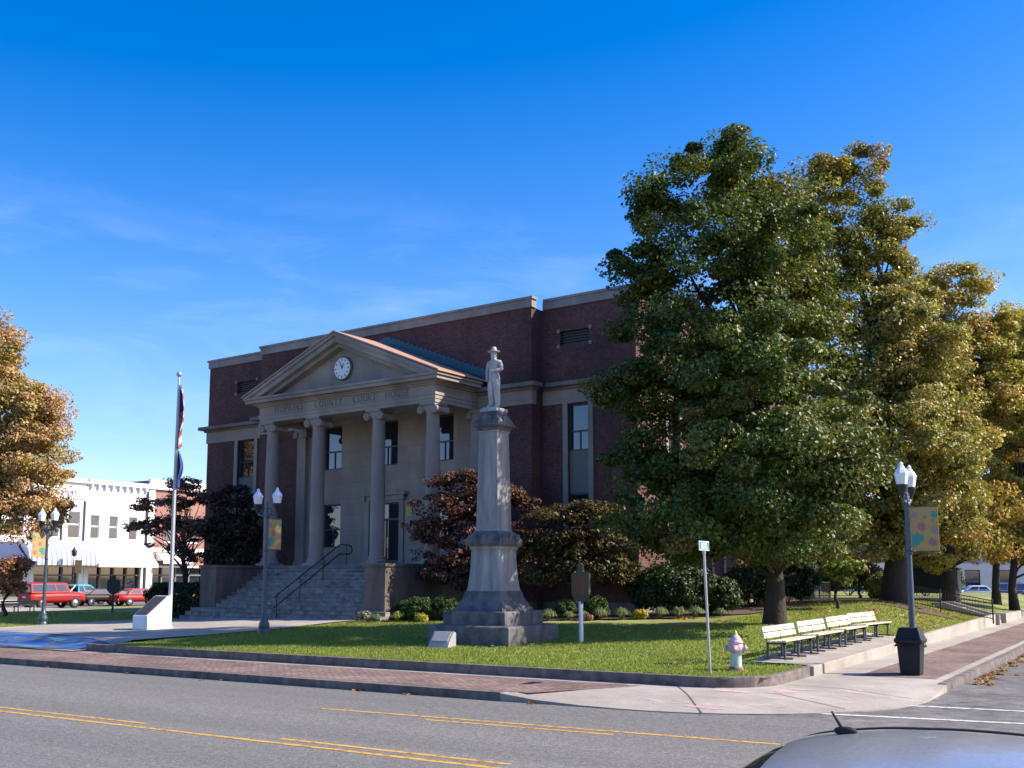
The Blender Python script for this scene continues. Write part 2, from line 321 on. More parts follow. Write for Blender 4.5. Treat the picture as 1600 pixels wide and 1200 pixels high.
def stripe_mat():
    m = bpy.data.materials.new('striped_awning'); m.use_nodes = True; t = m.node_tree; b = t.nodes['Principled BSDF']; b.inputs['Roughness'].default_value = .8
    tc = t.nodes.new('ShaderNodeTexCoord'); wv = t.nodes.new('ShaderNodeTexWave'); wv.bands_direction = 'Y'; wv.inputs['Scale'].default_value = .62
    t.links.new(tc.outputs['Object'], wv.inputs[0]); r = t.nodes.new('ShaderNodeValToRGB'); r.color_ramp.interpolation = 'CONSTANT'
    r.color_ramp.elements[0].color = (.22,.26,.36,1); r.color_ramp.elements[1].color = (.8,.8,.8,1); r.color_ramp.elements[1].position = .4
    t.links.new(wv.outputs[0], r.inputs[0]); t.links.new(r.outputs[0], b.inputs['Base Color']); return m
M['stripes'] = stripe_mat()
def chalk_mat(name, cols, scale, thr=.52, stretch=(1,1,1)):
    m = bpy.data.materials.new(name); m.use_nodes = True; t = m.node_tree; b = t.nodes['Principled BSDF']; b.inputs['Roughness'].default_value = .95
    tc = t.nodes.new('ShaderNodeTexCoord'); mp = t.nodes.new('ShaderNodeMapping'); mp.inputs['Scale'].default_value = stretch; t.links.new(tc.outputs['Object'], mp.inputs[0])
    n = t.nodes.new('ShaderNodeTexNoise'); n.inputs['Scale'].default_value = scale; n.inputs['Detail'].default_value = 5; t.links.new(mp.outputs[0], n.inputs['Vector'])
    r = t.nodes.new('ShaderNodeValToRGB'); el = r.color_ramp.elements; el[0].position = .36; el[0].color = (*cols[0],1); el[1].position = .64; el[1].color = (*cols[-1],1)
    for i, c in enumerate(cols[1:-1]): e = el.new(.36+.28*(i+1)/(len(cols)-1)); e.color = (*c,1)
    t.links.new(n.outputs[0], r.inputs[0]); t.links.new(r.outputs[0], b.inputs['Base Color'])
    tr = t.nodes.new('ShaderNodeBsdfTransparent'); ms = t.nodes.new('ShaderNodeMixShader')
    n2 = t.nodes.new('ShaderNodeTexNoise'); n2.inputs['Scale'].default_value = scale*.8; n2.inputs['Detail'].default_value = 8; n2.inputs['Roughness'].default_value = .7
    mp2 = t.nodes.new('ShaderNodeMapping'); mp2.inputs['Location'].default_value = (7,3,1); mp2.inputs['Scale'].default_value = stretch; t.links.new(tc.outputs['Object'], mp2.inputs[0]); t.links.new(mp2.outputs[0], n2.inputs['Vector'])
    r2 = t.nodes.new('ShaderNodeValToRGB'); r2.color_ramp.elements[0].position = thr-.05; r2.color_ramp.elements[1].position = thr+.1
    # fade towards the edge of the drawing (unit-less generated coordinates of the sheet)
    t.links.new(n2.outputs[0], r2.inputs[0]); t.links.new(r2.outputs[0], ms.inputs[0])
    t.links.new(tr.outputs[0], ms.inputs[1]); t.links.new(b.outputs[0], ms.inputs[2]); t.links.new(ms.outputs[0], t.nodes['Material Output'].inputs[0])
    return m
M['blue_chalk'] = chalk_mat('blue_chalk', [(.004,.05,.22),(.005,.07,.28),(.006,.085,.32),(.11,.12,.07),(.005,.075,.28),(.10,.24,.32)], .8, .22, (.7,2.4,1))
M['pink_chalk'] = chalk_mat('pink_chalk', [(.75,.30,.42),(.70,.52,.50),(.75,.40,.50),(.55,.60,.66)], 1.2, .575, (1,2,1))

# ------------------------------------------------------------------ foliage helper
def leaf_mesh(name, clumps, per, size, pal, material, parent=None, seed=1, flat=.55, up=.55, pos_pal=None, kind=None, loc=None):
    rng = np.random.default_rng(seed); cl = np.array(clumps, dtype=float); m = len(cl); n = m*per
    cc = np.repeat(cl[:, :3], per, 0); rr = np.repeat(cl[:, 3], per)[:, None]
    off = rng.normal(size=(n,3)); off /= np.linalg.norm(off, axis=1, keepdims=True)+1e-9
    off *= (rng.random((n,1))**.36); off[:, 2] *= flat
    p = cc+off*rr
    ctr = cl[:, :3].mean(0); outd = p-ctr; outd /= np.linalg.norm(outd, axis=1, keepdims=True)+1e-9
    nn = rng.normal(size=(n,3))*.6+off*.75+outd*.3; nn[:, 2] += up; nn /= np.linalg.norm(nn, axis=1, keepdims=True)
    a = np.cross(nn, rng.normal(size=(n,3))); a /= np.linalg.norm(a, axis=1, keepdims=True); b = np.cross(nn, a)
    s = size*(.45+1.05*rng.random((n,1)))
    v = np.empty((n,4,3)); v[:,0] = p-a*s*.55; v[:,1] = p+b*s*.42+nn*s*.12; v[:,2] = p+a*s*.6-nn*s*.1; v[:,3] = p-b*s*.42+nn*s*.12
    me = bpy.data.meshes.new(name); me.vertices.add(n*4); me.vertices.foreach_set('co', v.reshape(-1))
    i = np.arange(n)*4; tri = np.stack([i,i+1,i+2,i,i+2,i+3],1).reshape(-1)
    me.loops.add(n*6); me.loops.foreach_set('vertex_index', tri.astype(np.int32)); me.polygons.add(n*2)
    me.polygons.foreach_set('loop_start', (np.arange(n*2)*3).astype(np.int32)); me.polygons.foreach_set('loop_total', np.full(n*2,3,np.int32))
    pc = np.array([c for c,_ in pal]); pw = np.array([q for _,q in pal], float); pw /= pw.sum()
    ci = np.repeat(rng.choice(len(pal), m, p=pw), per); mixr = rng.random(n) < .45
    ci = np.where(mixr, rng.choice(len(pal), n, p=pw), ci); col = pc[ci]
    if pos_pal is not None:
        k, c2 = pos_pal(p, rng); col = np.where(k[:,None], c2, col)
    col = col*(.75+.5*rng.random((n,1)))
    at_ = me.attributes.new('tint','FLOAT_COLOR','POINT'); c4 = np.ones((n,4,4)); c4[:,:,:3] = col[:,None,:]; at_.data.foreach_set('color', c4.reshape(-1))
    me.materials.append(material); me.update(calc_edges=True)
    o = bpy.data.objects.new(name, me); C.objects.link(o)
    if parent: o.parent = parent
    if loc: o.location = loc
    if kind: o['kind'] = kind
    return o
def clumps_from(blobs, n, rmin, rmax, seed, lo=-.75):
    rng = random.Random(seed); wts = [max(b[3]*b[5], .01) for b in blobs]; res = []
    while len(res) < n:
        b = rng.choices(blobs, wts)[0]
        d = Vector((rng.gauss(0,1), rng.gauss(0,1), rng.gauss(0,1))).normalized()
        if d.z < lo: continue
        k = .35+.65*rng.random()**.5
        res.append((b[0]+d.x*b[3]*k, b[1]+d.y*b[4]*k, b[2]+d.z*b[5]*k, rmin+(rmax-rmin)*rng.random()**1.7))
    return res
def tree(name, label, base, r0, blobs, nclump, per, size, pal, seed, cr=(.45,.95), group=None, limbs=True, pos_pal=None, trunk_top=None, lean=(0,0), leafm=None, lo=-.75, flat=.55, up=.55):
    t = thing(name, label, 'tree', base, 0, group); rng = random.Random(seed)
    lb = [(b[0]-base[0], b[1]-base[1], b[2]-base[2], b[3], b[4], b[5]) for b in blobs]
    cx = sum(b[0] for b in lb)/len(lb); cy = sum(b[1] for b in lb)/len(lb); top = max(b[2] for b in lb)
    tt = trunk_top or top*.74; mb = MB(); pts = []; rs = []
    for i in range(9):
        k = i/8; pts.append((cx*.5*k**1.6+rng.uniform(-.12,.12)*(k>0), cy*.5*k**1.6+rng.uniform(-.12,.12)*(k>0), tt*k-.1)); rs.append(r0*(1.45 if i == 0 else 1)*(1-k)**.8+.03)
    mb.tube(pts, rs, 12)
    cl = clumps_from(lb, nclump, cr[0], cr[1], seed, lo)
    if limbs:
        tgt = [(b[0],b[1],b[2]) for b in lb]+[c[:3] for c in cl[::max(1,len(cl)//30)]]
        for q in tgt:
            h = max(tt*.12, min(q[2]*.72, tt*.9))*(.75+.2*rng.random()); k = max(0.02, min(.98, (h+.1)/tt))
            i = min(7, int(k*8)); f = k*8-i
            st = [pts[i][j]*(1-f)+pts[i+1][j]*f for j in range(3)]; ln = math.dist(st, q)
            q = [st[j]*.18+q[j]*.82 for j in range(3)]; mid = [st[j]*.5+q[j]*.5+rng.uniform(-.08,.08)*ln for j in range(3)]; mid[2] += .06*ln
            ra = min(rs[i]*.6, .02+.018*ln); mb.tube([st, mid, q], [ra, ra*.6, .015], 6)
    mb.build('trunk', M['bark'], t)
    leaf_mesh('crown', cl, per, size, pal, leafm or M['leaf'], t, seed, flat, up, pos_pal)
    return t

# ------------------------------------------------------------------ ground, roads, pavements (street frame)
def street(name, mb, m, kind='structure', **k):
    o = mb.build(name, m, None, rz=RS, **k); o['kind'] = kind; return o
g = MB(); g.sheet([(-1500,-1500),(1500,-1500),(1500,1500),(-1500,1500)], -.06); street('ground', g, M['earth'])
g = MB(); g.sheet([(-400,3.9),(300,3.9),(300,18.3),(-400,18.3)], 0); street('main_road', g, M['asphalt'])
g = MB(); g.sheet([(-9.2,18.3),(9,18.3),(9,96),(-9.2,96)], -.004); g.sheet([(-86.5,18.3),(-69.5,18.3),(-69.5,320),(-86.5,320)], -.004)
g.sheet([(-69.5,96),(200,96),(200,110),(-69.5,110)], -.004); street('side_street', g, M['old_asphalt'])
def arc(cx, cy, r, a0, a1, n): return [(cx+r*math.cos(R(a0+(a1-a0)*i/n)), cy+r*math.sin(R(a0+(a1-a0)*i/n))) for i in range(n+1)]
# pavement: one slab with the rounded corner, a kerb stone round its edge
outer = [(-69.4,17.8)]+arc(-8.7,22.3,4.5,-90,0,14)+[(-4.2,95.5)]
slab = outer+[(-30,95.5),(-30,90),(-12,90),(-12,24),(-69.4,24)]
inner = [(-11.4,17.97),(-10.4,19.2),(-9.4,19.5)]+arc(-8.7,22.3,2.8,-90,0,14)+[(-5.9,23.0),(-4.4,24.2)]
outr = [(-11.4,17.8,.15),(-10.6,17.8,.07),(-9.6,17.8,.03)]+[(p[0],p[1],.02) for p in arc(-8.7,22.3,4.5,-90,0,14)]+[(-4.2,23.0,.05),(-4.2,24.2,.15)]
g = MB(); g.prism([(-69.2,17.97)]+inner+[(-4.4,95),(-8,95),(-8,24),(-69.2,24)], -.05, .15)
vs = []; fs = []
for p, q in zip(outr, inner): vs += [p, (q[0],q[1],.15)]
for i in range(len(inner)-1): fs.append((2*i,2*i+2,2*i+3,2*i+1))
g.add(vs, fs, True)
g.add([(p[0],p[1],-.05) for p in outr]+[p for p in outr], [(i,i+1,len(outr)+i+1,len(outr)+i) for i in range(len(outr)-1)])
street('pavement', g, M['concrete'], fix=False)
def zc(p):   # height of the pavement, ramped at the corner
    e, d = p
    if e > -8.7 and d < 22.3: return .15-.13*min(1,max(0,(math.hypot(e+8.7,d-22.3)-2.8)/1.7))
    if e > -9.6 and d < 19.5: return .15-.13*min(1,max(0,(19.5-d)/1.7))
    if d < 23.0 and e > -5.9: return .15-.12*(e+5.9)/1.7
    return .15
g = MB()
def band(mb, path, wd, z0, z1, close=False):
    n = len(path); ins = []
    for i, p in enumerate(path):
        a = Vector(path[max(i-1,0)]); b = Vector(path[min(i+1,n-1)]); t = (b-a).normalized(); ins.append((p[0]-t.y*wd, p[1]+t.x*wd))
    z1s = z1 if isinstance(z1, list) else [z1]*n; vs = []; fs = []
    for i in range(n): vs += [(path[i][0],path[i][1],z0),(path[i][0]-0,path[i][1],z1s[i]),(ins[i][0],ins[i][1],z1s[i]),(ins[i][0],ins[i][1],z0)]
    for i in range(n-1):
        for j in range(4): fs.append((i*4+j,i*4+(j+1)%4,(i+1)*4+(j+1)%4,(i+1)*4+j))
    fs += [(3,2,1,0),((n-1)*4,(n-1)*4+1,(n-1)*4+2,(n-1)*4+3)]; mb.add(vs, fs)
path = [(-69.4,17.8)]+[(-60+i*5,17.8) for i in range(10)]+[(-11.4,17.8)]
band(g, path, .16, -.05, .165); band(g, [(-4.2,24.2)]+[(-4.2,26+i*6) for i in range(12)], .18, -.05, .165); street('street_kerb', g, M['kerb'])
# brick paving laid in the pavement
g = MB(); g.sheet([(-69,18.1),(-10.9,18.1),(-9.6,20.55),(-69,20.55)], .156); g.sheet([(-6.3,25.4),(-4.62,25.4),(-4.62,95),(-6.3,95)], .156)
street('brick_pavement', g, M['brickpave'])
# joints in the concrete corner
g = MB()
for a, b in (((-8.9,20.8),(-7.2,17.9)),((-7.3,22.4),(-4.5,22.1)),((-6.8,25.3),(-4.4,25.3)),((-11.3,18.0),(-10,20.7)),((-7.1,20.7),(-5.2,19.8))):
    d = (Vector(b)-Vector(a)).normalized(); nx = Vector((-d.y,d.x))*.012
    for i in range(10):
        q0 = Vector(a).lerp(Vector(b),i/10); q1 = Vector(a).lerp(Vector(b),(i+1)/10)
        g.add([(q.x+k*nx.x,q.y+k*nx.y,zc(q)+.006) for q,k in ((q0,-1),(q1,-1),(q1,1),(q0,1))], [(0,1,2,3)])
street('pavement_joints', g, M['seal'], fix=False)
# low kerb wall round the lawn (right of the plaza) and left of it
g = MB(); lw = [(-28.6,20.9)]+[(-26+i*3,20.9) for i in range(6)]+arc(-8.7,22.4,1.5,-90,0,10)
g2 = lw+[(-7.2,24.5)]
band(g, g2, .17, .05, .37); street('lawn_kerb', g, M['kerb'], bevel=.02)
g = MB(); band(g, [(-7.15,24.65)]+[(-7.15,27+i*3) for i in range(10)]+[(-7.15,54.6)], .22, .05, [.37]+[.35+.009*(5+i*3) for i in range(10)]+[.64])
band(g, [(-7.15,57.3),(-7.15,70),(-7.15,92)], .22, .05, [.55,.55,.5]); street('side_kerb_wall', g, M['concrete'], bevel=.02)
g = MB(); band(g, [(-69,20.9),(-39.6,20.9)], .17, .05, .36); street('left_lawn_kerb', g, M['kerb'])
# lawn terrain
def patch(e0, e1, d0, d1, st, name, m, inside=None, dz=0):
    ne = max(2,int((e1-e0)/st)+1); nd = max(2,int((d1-d0)/st)+1); vs = []; fs = []
    for i in range(ne):
        for j in range(nd):
            e = e0+(e1-e0)*i/(ne-1); d = d0+(d1-d0)*j/(nd-1); vs.append((e,d,tz(e,d)+dz))
    for i in range(ne-1):
        for j in range(nd-1):
            q = (i*nd+j,(i+1)*nd+j,(i+1)*nd+j+1,i*nd+j+1)
            if inside and not inside(e0+(e1-e0)*(i+.5)/(ne-1), d0+(d1-d0)*(j+.5)/(nd-1)): continue
            fs.append(q)
    mb = MB(); mb.add(vs, fs, True); return street(name, mb, m)
def in_lawn(e, d):
    if -39.4 < e < -28.7 and d < 23: return False
    if -39.6 < e < -27.6 and d < 38: return False
    if d < 22.4 and e > -8.7: return (e+8.7)**2+(d-22.4)**2 < 1.42**2
    return True
patch(-69,-7.3,21.02,94,.62,'lawn',M['grass'],in_lawn,-.012)
# plaza in front of the steps and the strip under the benches
def ribbon(pl, n, name, m, dz):   # pl: list of ((e,d) left, (e,d) right)
    mb = MB(); vs = []; fs = []; k = 8
    for (a, b) in pl:
        for j in range(k+1):
            e = a[0]+(b[0]-a[0])*j/k; d = a[1]+(b[1]-a[1])*j/k; vs.append((e,d,(tz(e,d) if d > 21.6 else .156)+dz))
    for i in range(len(pl)-1):
        for j in range(k): fs.append((i*(k+1)+j,i*(k+1)+j+1,(i+1)*(k+1)+j+1,(i+1)*(k+1)+j))
    mb.add(vs, fs, True); return street(name, mb, m)
ribbon([((-39.6,20.4),(-28.6,20.4)),((-39.6,21.3),(-28.5,21.3)),((-39.6,22.4),(-28.3,22.4)),((-39.9,25),(-27.6,25)),((-40.4,28),(-27.2,28)),((-41,31),(-27.6,31)),((-41.5,34),(-27.2,34.5)),((-41.5,38),(-27.2,38))], 8, 'plaza', M['concrete'], .03)
ribbon([((-8.95+.2*(i == 0),24.9+i*1.5),(-7.3,24.9+i*1.5)) for i in range(9)], 8, 'bench_strip', M['concrete'], .022)
ribbon([((-72,21.5+i*2),(-62,21.5+i*2)) for i in range(14)], 8, 'left_pavement', M['concrete'], .02)
# planting bed along the court house
ribbon([((-27.0,33.0),(-26.6,41)),((-24.5,33.8),(-24,42)),((-20,35.0),(-20,44)),((-16.5,37.2),(-16.5,46)),((-14.2,40.6),(-14.6,47)),((-13.6,46),(-14.6,50))], 8, 'planting_bed', M['mulch'], .03)
mb = MB(); vs = [(0,0)]+[(math.cos(2*math.pi*j/24)*k*.62*(1+.12*math.sin(5*j)), math.sin(2*math.pi*j/24)*k*.62*(1+.1*math.cos(3*j))) for k in (1.2,2.4,3.6) for j in range(24)]
mb.add([(-12.0+x*1.6,50.5+y,tz(-12.0+x*1.6,50.5+y)+.035) for x,y in vs], [(0,1+j,1+(j+1)%24) for j in range(24)]+[(1+24*r+j,1+24*(r+1)+j,1+24*(r+1)+(j+1)%24,1+24*r+(j+1)%24) for r in range(2) for j in range(24)], True)
street('mulch_mound', mb, M['mulch'])
# painted lines
g = MB()
def line(mb, p0, p1, wd, z=.004):
    d = (Vector(p1)-Vector(p0)).normalized(); n = Vector((-d.y,d.x))*wd/2; k = max(1,int(math.dist(p0,p1)/1.2)); rr = random.Random(int(p0[0]*10)); prev = None
    for i in range(k+1):
        c = Vector(p0).lerp(Vector(p1), i/k); j = 1+rr.uniform(-.12,.12); cur = [(c.x-n.x*j,c.y-n.y*j,z),(c.x+n.x*j,c.y+n.y*j,z)]
        if prev: mb.add([prev[0],cur[0],cur[1],prev[1]], [(0,1,2,3)])
        prev = cur
line(g,(-90,11.62),(12,11.62),.11)
for a, b in ((-34,-14.7),(-11.6,-7.5),(-4.4,12)): line(g,(a,11.95),(b,11.95),.10)
line(g,(-13.7,15.02),(-5.0,15.42),.10)
for a, b in ((-11.0,-7.5),): line(g,(a,14.82),(b,14.98),.09)
line(g,(-80,15.0),(-24,15.0),.1)
street('yellow_lines', g, M['yellow_line'], fix=False)
g = MB(); line(g,(-4.4,21.25),(8.5,22.9),.14); line(g,(-5.75,19.15),(8.5,22.0-.6),.15)
rr = random.Random(4)
street('white_lines', g, M['white_line'], fix=False)
g = MB()
for i in range(26):
    e, d = rr.uniform(-16,8), rr.uniform(8,17); l = rr.uniform(.06,.35); q = rr.uniform(.01,.035)
    g.sheet([(e,d),(e+l,d+rr.uniform(-.03,.03)),(e+l*.9,d+q),(e+.1*l,d+q*1.2)], .004)
for e, d in ((-3.3,21.9),(-2.6,22.4),(-2.9,25.3),(-1.6,23.6),(-6.2,18.2),(-5.9,17.3)): g.sheet([(e,d),(e+.35,d+.03),(e+.32,d+.1),(e+.02,d+.08)], .004)
street('road_scuffs', g, M['patch'], fix=False)
g = MB()
def crack(p0, p1, wd, seed, z=.004):
    q = random.Random(seed); n = max(4,int(math.dist(p0,p1)/.35)); pr = None
    for i in range(n+1):
        x = p0[0]+(p1[0]-p0[0])*i/n+q.uniform(-.09,.09); y = p0[1]+(p1[1]-p0[1])*i/n+q.uniform(-.09,.09); h = wd*q.uniform(.4,1)
        if pr: g.add([(pr[0],pr[1]-pr[2],z),(x,y-h,z),(x,y+h,z),(pr[0],pr[1]+pr[2],z)], [(0,1,2,3)])
        pr = (x,y,h)
for i,(a,b,wd) in enumerate([((-3.9,21.6),(-1.4,26.2),.02),((-1.4,26.2),(4,27.5),.02),((-3.6,24.2),(3,23.2),.015),((-3,28),(4,31),.02),((-1.5,26),(-.5,36),.02),((-60,13.4),(-30,13.3),.01),((-3.9,32),(1,34.5),.015)]): crack(a,b,wd,i+3)
street('road_cracks', g, M['seal'], fix=False)
# fallen leaves in the gutter and under the trees
rng = random.Random(9); cl = []
for i in range(100):
    d = rng.uniform(26,44); e = -4.05+abs(rng.gauss(0,.16))*(1.2+.03*(d-23)); x,y,_ = S(e,d); cl.append((x,y,.012,.10))
for i in range(10):
    e = rng.uniform(-34,-9.5); x,y,_ = S(e,17.72-abs(rng.gauss(0,.08))); cl.append((x,y,.012,.09))
leaf_mesh('gutter_leaves', cl, 8, .085, [((.36,.17,.05),3),((.24,.11,.045),2),((.42,.27,.08),1)], M['shrub_leaf'], None, 5, .12, 1.6, kind='stuff')
cl = []
for i in range(36):
    e = rng.uniform(-27,-9); d = rng.uniform(21.4,36); x,y,z = S(e,d,tz(e,d)); cl.append((x,y,z+.05,.35))
leaf_mesh('stray_leaves', cl, 2, .10, [((.42,.26,.08),2),((.30,.15,.05),2),((.48,.40,.16),1)], M['shrub_leaf'], None, 8, .05, 1.4, kind='stuff')
cl = []
for i in range(650):
    e = rng.uniform(-22,-8); d = rng.uniform(36,62)
    if 41 < d < 60 or rng.random() < .3: x,y,z = S(e,d,tz(e,d)); cl.append((x,y,z+.02,.3))
leaf_mesh('fallen_leaves', cl, 9, .10, [((.36,.17,.05),3),((.22,.10,.045),2),((.42,.27,.08),1)], M['shrub_leaf'], None, 6, .05, 1.6, kind='stuff')
# grass blades
def blades(name, n, e0, e1, d0, d1, seed, h, test=None, bias=1.6):
    r = np.random.default_rng(seed); e = e0+(e1-e0)*r.random(n); d = d0+(d1-d0)*r.random(n)**bias
    k = np.array([(test is None or test(a,b)) for a,b in zip(e,d)]); e = e[k]; d = d[k]; n = len(e)
    z = np.array([tz(a,b) for a,b in zip(e,d)])-.015
    x = e*math.cos(RS)-d*math.sin(RS); y = e*math.sin(RS)+d*math.cos(RS)
    an = r.random(n)*6.283; wd = .011+.012*r.random(n); hh = h*(.5+r.random(n)); lx = r.normal(size=n)*.5*hh; ly = r.normal(size=n)*.5*hh
    v = np.empty((n,3,3)); v[:,0] = np.stack([x-np.cos(an)*wd,y-np.sin(an)*wd,z],1); v[:,1] = np.stack([x+np.cos(an)*wd,y+np.sin(an)*wd,z],1); v[:,2] = np.stack([x+lx,y+ly,z+hh],1)
    me = bpy.data.meshes.new(name); me.vertices.add(n*3); me.vertices.foreach_set('co', v.reshape(-1)); me.loops.add(n*3); me.loops.foreach_set('vertex_index', np.arange(n*3,dtype=np.int32))
    me.polygons.add(n); me.polygons.foreach_set('loop_start', (np.arange(n)*3).astype(np.int32)); me.polygons.foreach_set('loop_total', np.full(n,3,np.int32))
    c = np.array([(.19,.25,.048),(.26,.31,.07),(.14,.19,.034),(.34,.34,.12)])[r.choice(4,n,p=[.4,.33,.2,.07])]
    c4 = np.ones((n,3,4)); c4[:,:,:3] = c[:,None,:]; a = me.attributes.new('tint','FLOAT_COLOR','POINT'); a.data.foreach_set('color', c4.reshape(-1))
    me.materials.append(M['blade']); me.update(calc_edges=True); o = bpy.data.objects.new(name, me); C.objects.link(o); o['kind'] = 'stuff'; return o
blades('grass', 150000, -28.4, -7.4, 21.05, 38, 2, .05, lambda e,d: in_lawn(e,d) and not (e > -9 and 24.8 < d < 37.2) and not (e > -27.2-.0 and d > 33.6 and e < -14) and e > -28.3+.12*(d-22))
blades('grass', 45000, -62, -39.8, 21.05, 38, 3, .055)
blades('grass', 35000, -14, -7.4, 37.2, 60, 7, .06, None, 1.0)
# chalk drawings on the pavement
g = MB(); vs = [(-39.3,20.62),(-37.6,20.45),(-34,20.5),(-30.6,20.42),(-28.9,20.75),(-28.75,21.9),(-30.2,22.3),(-33,23.0),(-36.4,23.2),(-39.4,22.6)]
def drape(mb, poly, dz):
    cx = sum(p[0] for p in poly)/len(poly); cy = sum(p[1] for p in poly)/len(poly); zf = lambda p: (tz(*p) if p[1] > 21.6 else .156)
    k = 9; rg = []
    for i in range(k+1): rg.append([(cx+(p[0]-cx)*(1-i/k*.98), cy+(p[1]-cy)*(1-i/k*.98)) for p in poly])
    n = len(poly); v = [(p[0],p[1],zf2(p)+dz) for r in rg for p in r]; f = []
    for i in range(k):
        for j in range(n): f.append((i*n+j,i*n+(j+1)%n,(i+1)*n+(j+1)%n,(i+1)*n+j))
    mb.add(v, f)
def zf2(p):   # height of the plaza surface
    e, d = p
    if d <= 21.3: return .186
    a = tz(e,21.3)*0+.186; b = tz(e,22.4)+.03
    return a+(b-a)*min(1,(d-21.3)/1.1) if d < 22.4 else tz(e,d)+.03
drape(g, vs, .02); tag(street('chalk_drawing', g, M['blue_chalk'], None), 'large blue chalk drawing on the concrete plaza near the brick pavement', 'chalk drawing')
zf2_ = zf2; zf2 = zc
g = MB(); drape(g, [(-8.8,18.6),(-8.0,18.3),(-7.2,18.4),(-6.4,19.0),(-5.6,19.8),(-5.1,20.8),(-5.0,21.6),(-5.8,22.6),(-6.9,21.7),(-8.2,20.3)], .012)
tag(street('chalk_drawing', g, M['pink_chalk'], None), 'faded pink chalk drawing on the concrete street corner', 'chalk drawing')

# ------------------------------------------------------------------ court house
ch = thing('courthouse', 'brick court house with white limestone portico, pediment clock and broad front steps', 'court house', (*OB,0), RB)
WV, GV = 2.6, 3.45          # front wall planes of the main block and of the wings
UL, UR, ML, MR, BK, TOP = -14.5, 13.3, -9.1, 8.55, 24.0, 14.3
def wall(mb, a, b, plane, holes, axis='v', depth=.28, sgn=1):
    us = sorted({a[0],b[0],*[h[0] for h in holes],*[h[1] for h in holes]}); zs = sorted({a[1],b[1],*[h[2] for h in holes],*[h[3] for h in holes]})
    P = (lambda u,z,d=0: (u,plane+sgn*d,z)) if axis == 'v' else (lambda u,z,d=0: (plane+sgn*d,u,z))
    for i in range(len(us)-1):
        for j in range(len(zs)-1):
            u0,u1,z0,z1 = us[i],us[i+1],zs[j],zs[j+1]
            if any(h[0] <= u0 and h[1] >= u1 and h[2] <= z0 and h[3] >= z1 for h in holes): continue
            mb.add([P(u0,z0),P(u1,z0),P(u1,z1),P(u0,z1)], [(0,1,2,3)])
    for h in holes:
        u0,u1,z0,z1 = h
        for q in ([(u0,z0),(u1,z0)],[(u1,z0),(u1,z1)],[(u1,z1),(u0,z1)],[(u0,z1),(u0,z0)]):
            mb.add([P(*q[0]),P(*q[1]),P(*q[1],depth),P(*q[0],depth)], [(0,1,2,3)])
WR = (9.9,10.95,3.6,9.9); WLw = (-11.85,-10.45,3.6,9.9); VR = (9.5,11.0,12.55,13.2); VL = (-12.1,-10.5,12.6,13.25)
bw = MB()
wall(bw, (ML,.2),(-5.95,TOP), WV, []); wall(bw, (5.95,.2),(MR,TOP), WV, []); wall(bw, (-5.95,9.95),(5.95,TOP), WV, [])
wall(bw, (UL,.2),(ML,TOP), GV, [WLw,VL]); wall(bw, (MR,.2),(UR,TOP), GV, [WR,VR])
wall(bw, (WV,.2),(GV,TOP), ML, [], 'u'); wall(bw, (WV,.2),(GV,TOP), MR, [], 'u')
SW = [(6.2+k*4.4,7.3+k*4.4,z0,z1) for k in range(4) for z0,z1 in ((7.85,9.9),(3.9,6.05),(1.0,2.4))]
wall(bw, (GV,.2),(BK,TOP), UR, SW, 'u', .28, -1); wall(bw, (GV,.2),(BK,TOP), UL, [], 'u'); wall(bw, (UL,.2),(UR,TOP), BK, [])
bw.build('brick_wall', M['brick'], ch, fix=False)
def belt(mb, z0, z1, pr):     # a band running round the front, proud by pr
    for (u0,u1,v) in ((ML-pr,MR+pr,WV),(UL-pr,ML-pr-.001,GV),(MR+pr+.001,UR+pr,GV)): mb.box(u0,u1,v-pr,v+.3,z0,z1)
    mb.box(UR-.3,UR+pr,GV+.3,BK,z0,z1); mb.box(UL-pr,UL+.3,GV+.3,BK,z0,z1)
m = MB(); belt(m, 9.95, 10.58, .06); m.build('frieze_band', M['ashlar'], ch)
m = MB(); belt(m, 10.58, 10.70, .16); belt(m, 10.70, 10.88, .40); m.build('belt_cornice', M['limestone_dark'], ch)
m = MB(); belt(m, TOP, TOP+.36, .07); belt(m, TOP+.36, TOP+.47, .13); m.build('parapet_coping', M['coping'], ch)
m = MB(); m.box(UL+.31,UR-.31,GV+.31,BK-.2,13.6,13.7); m.build('flat_roof', M['flat_roof'], ch)
m = MB(); belt(m, .2, 1.35, .05); m.build('foundation_course', M['limestone_dark'], ch)
def window(u0,u1,z0,z1,plane,rec=.16,mull=True,rails=(.5,),name='window',axis='v',sgn=1,pane=M['glass'],lo=None):
    fr = MB(); w_ = .07
    def bx(mb,a,b,c,d,e,f):
        if axis == 'v': mb.box(a,b,plane+sgn*c if sgn > 0 else plane-d, plane+sgn*d if sgn > 0 else plane-c, e, f)
        else: mb.box(plane-d,plane-c,a,b,e,f)
    bx(fr,u0,u0+w_,rec,rec+.1,z0,z1); bx(fr,u1-w_,u1,rec,rec+.1,z0,z1); bx(fr,u0+w_,u1-w_,rec,rec+.1,z1-w_,z1); bx(fr,u0+w_,u1-w_,rec,rec+.1,z0,z0+w_)
    for r in rails: z = z0+(z1-z0)*r; bx(fr,u0+w_,u1-w_,rec+.002,rec+.095,z-.035,z+.035)
    if mull: bx(fr,(u0+u1)/2-.02,(u0+u1)/2+.02,rec+.004,rec+.09,z0+w_,z0+(z1-z0)*rails[0]-.035)
    f = fr.build(name, M['frame'], ch); p = MB(); bx(p,u0+w_*.6,u1-w_*.6,rec+.05,rec+.06,z0+w_*.6,z1-w_*.6); p.build('pane', pane, f); return f
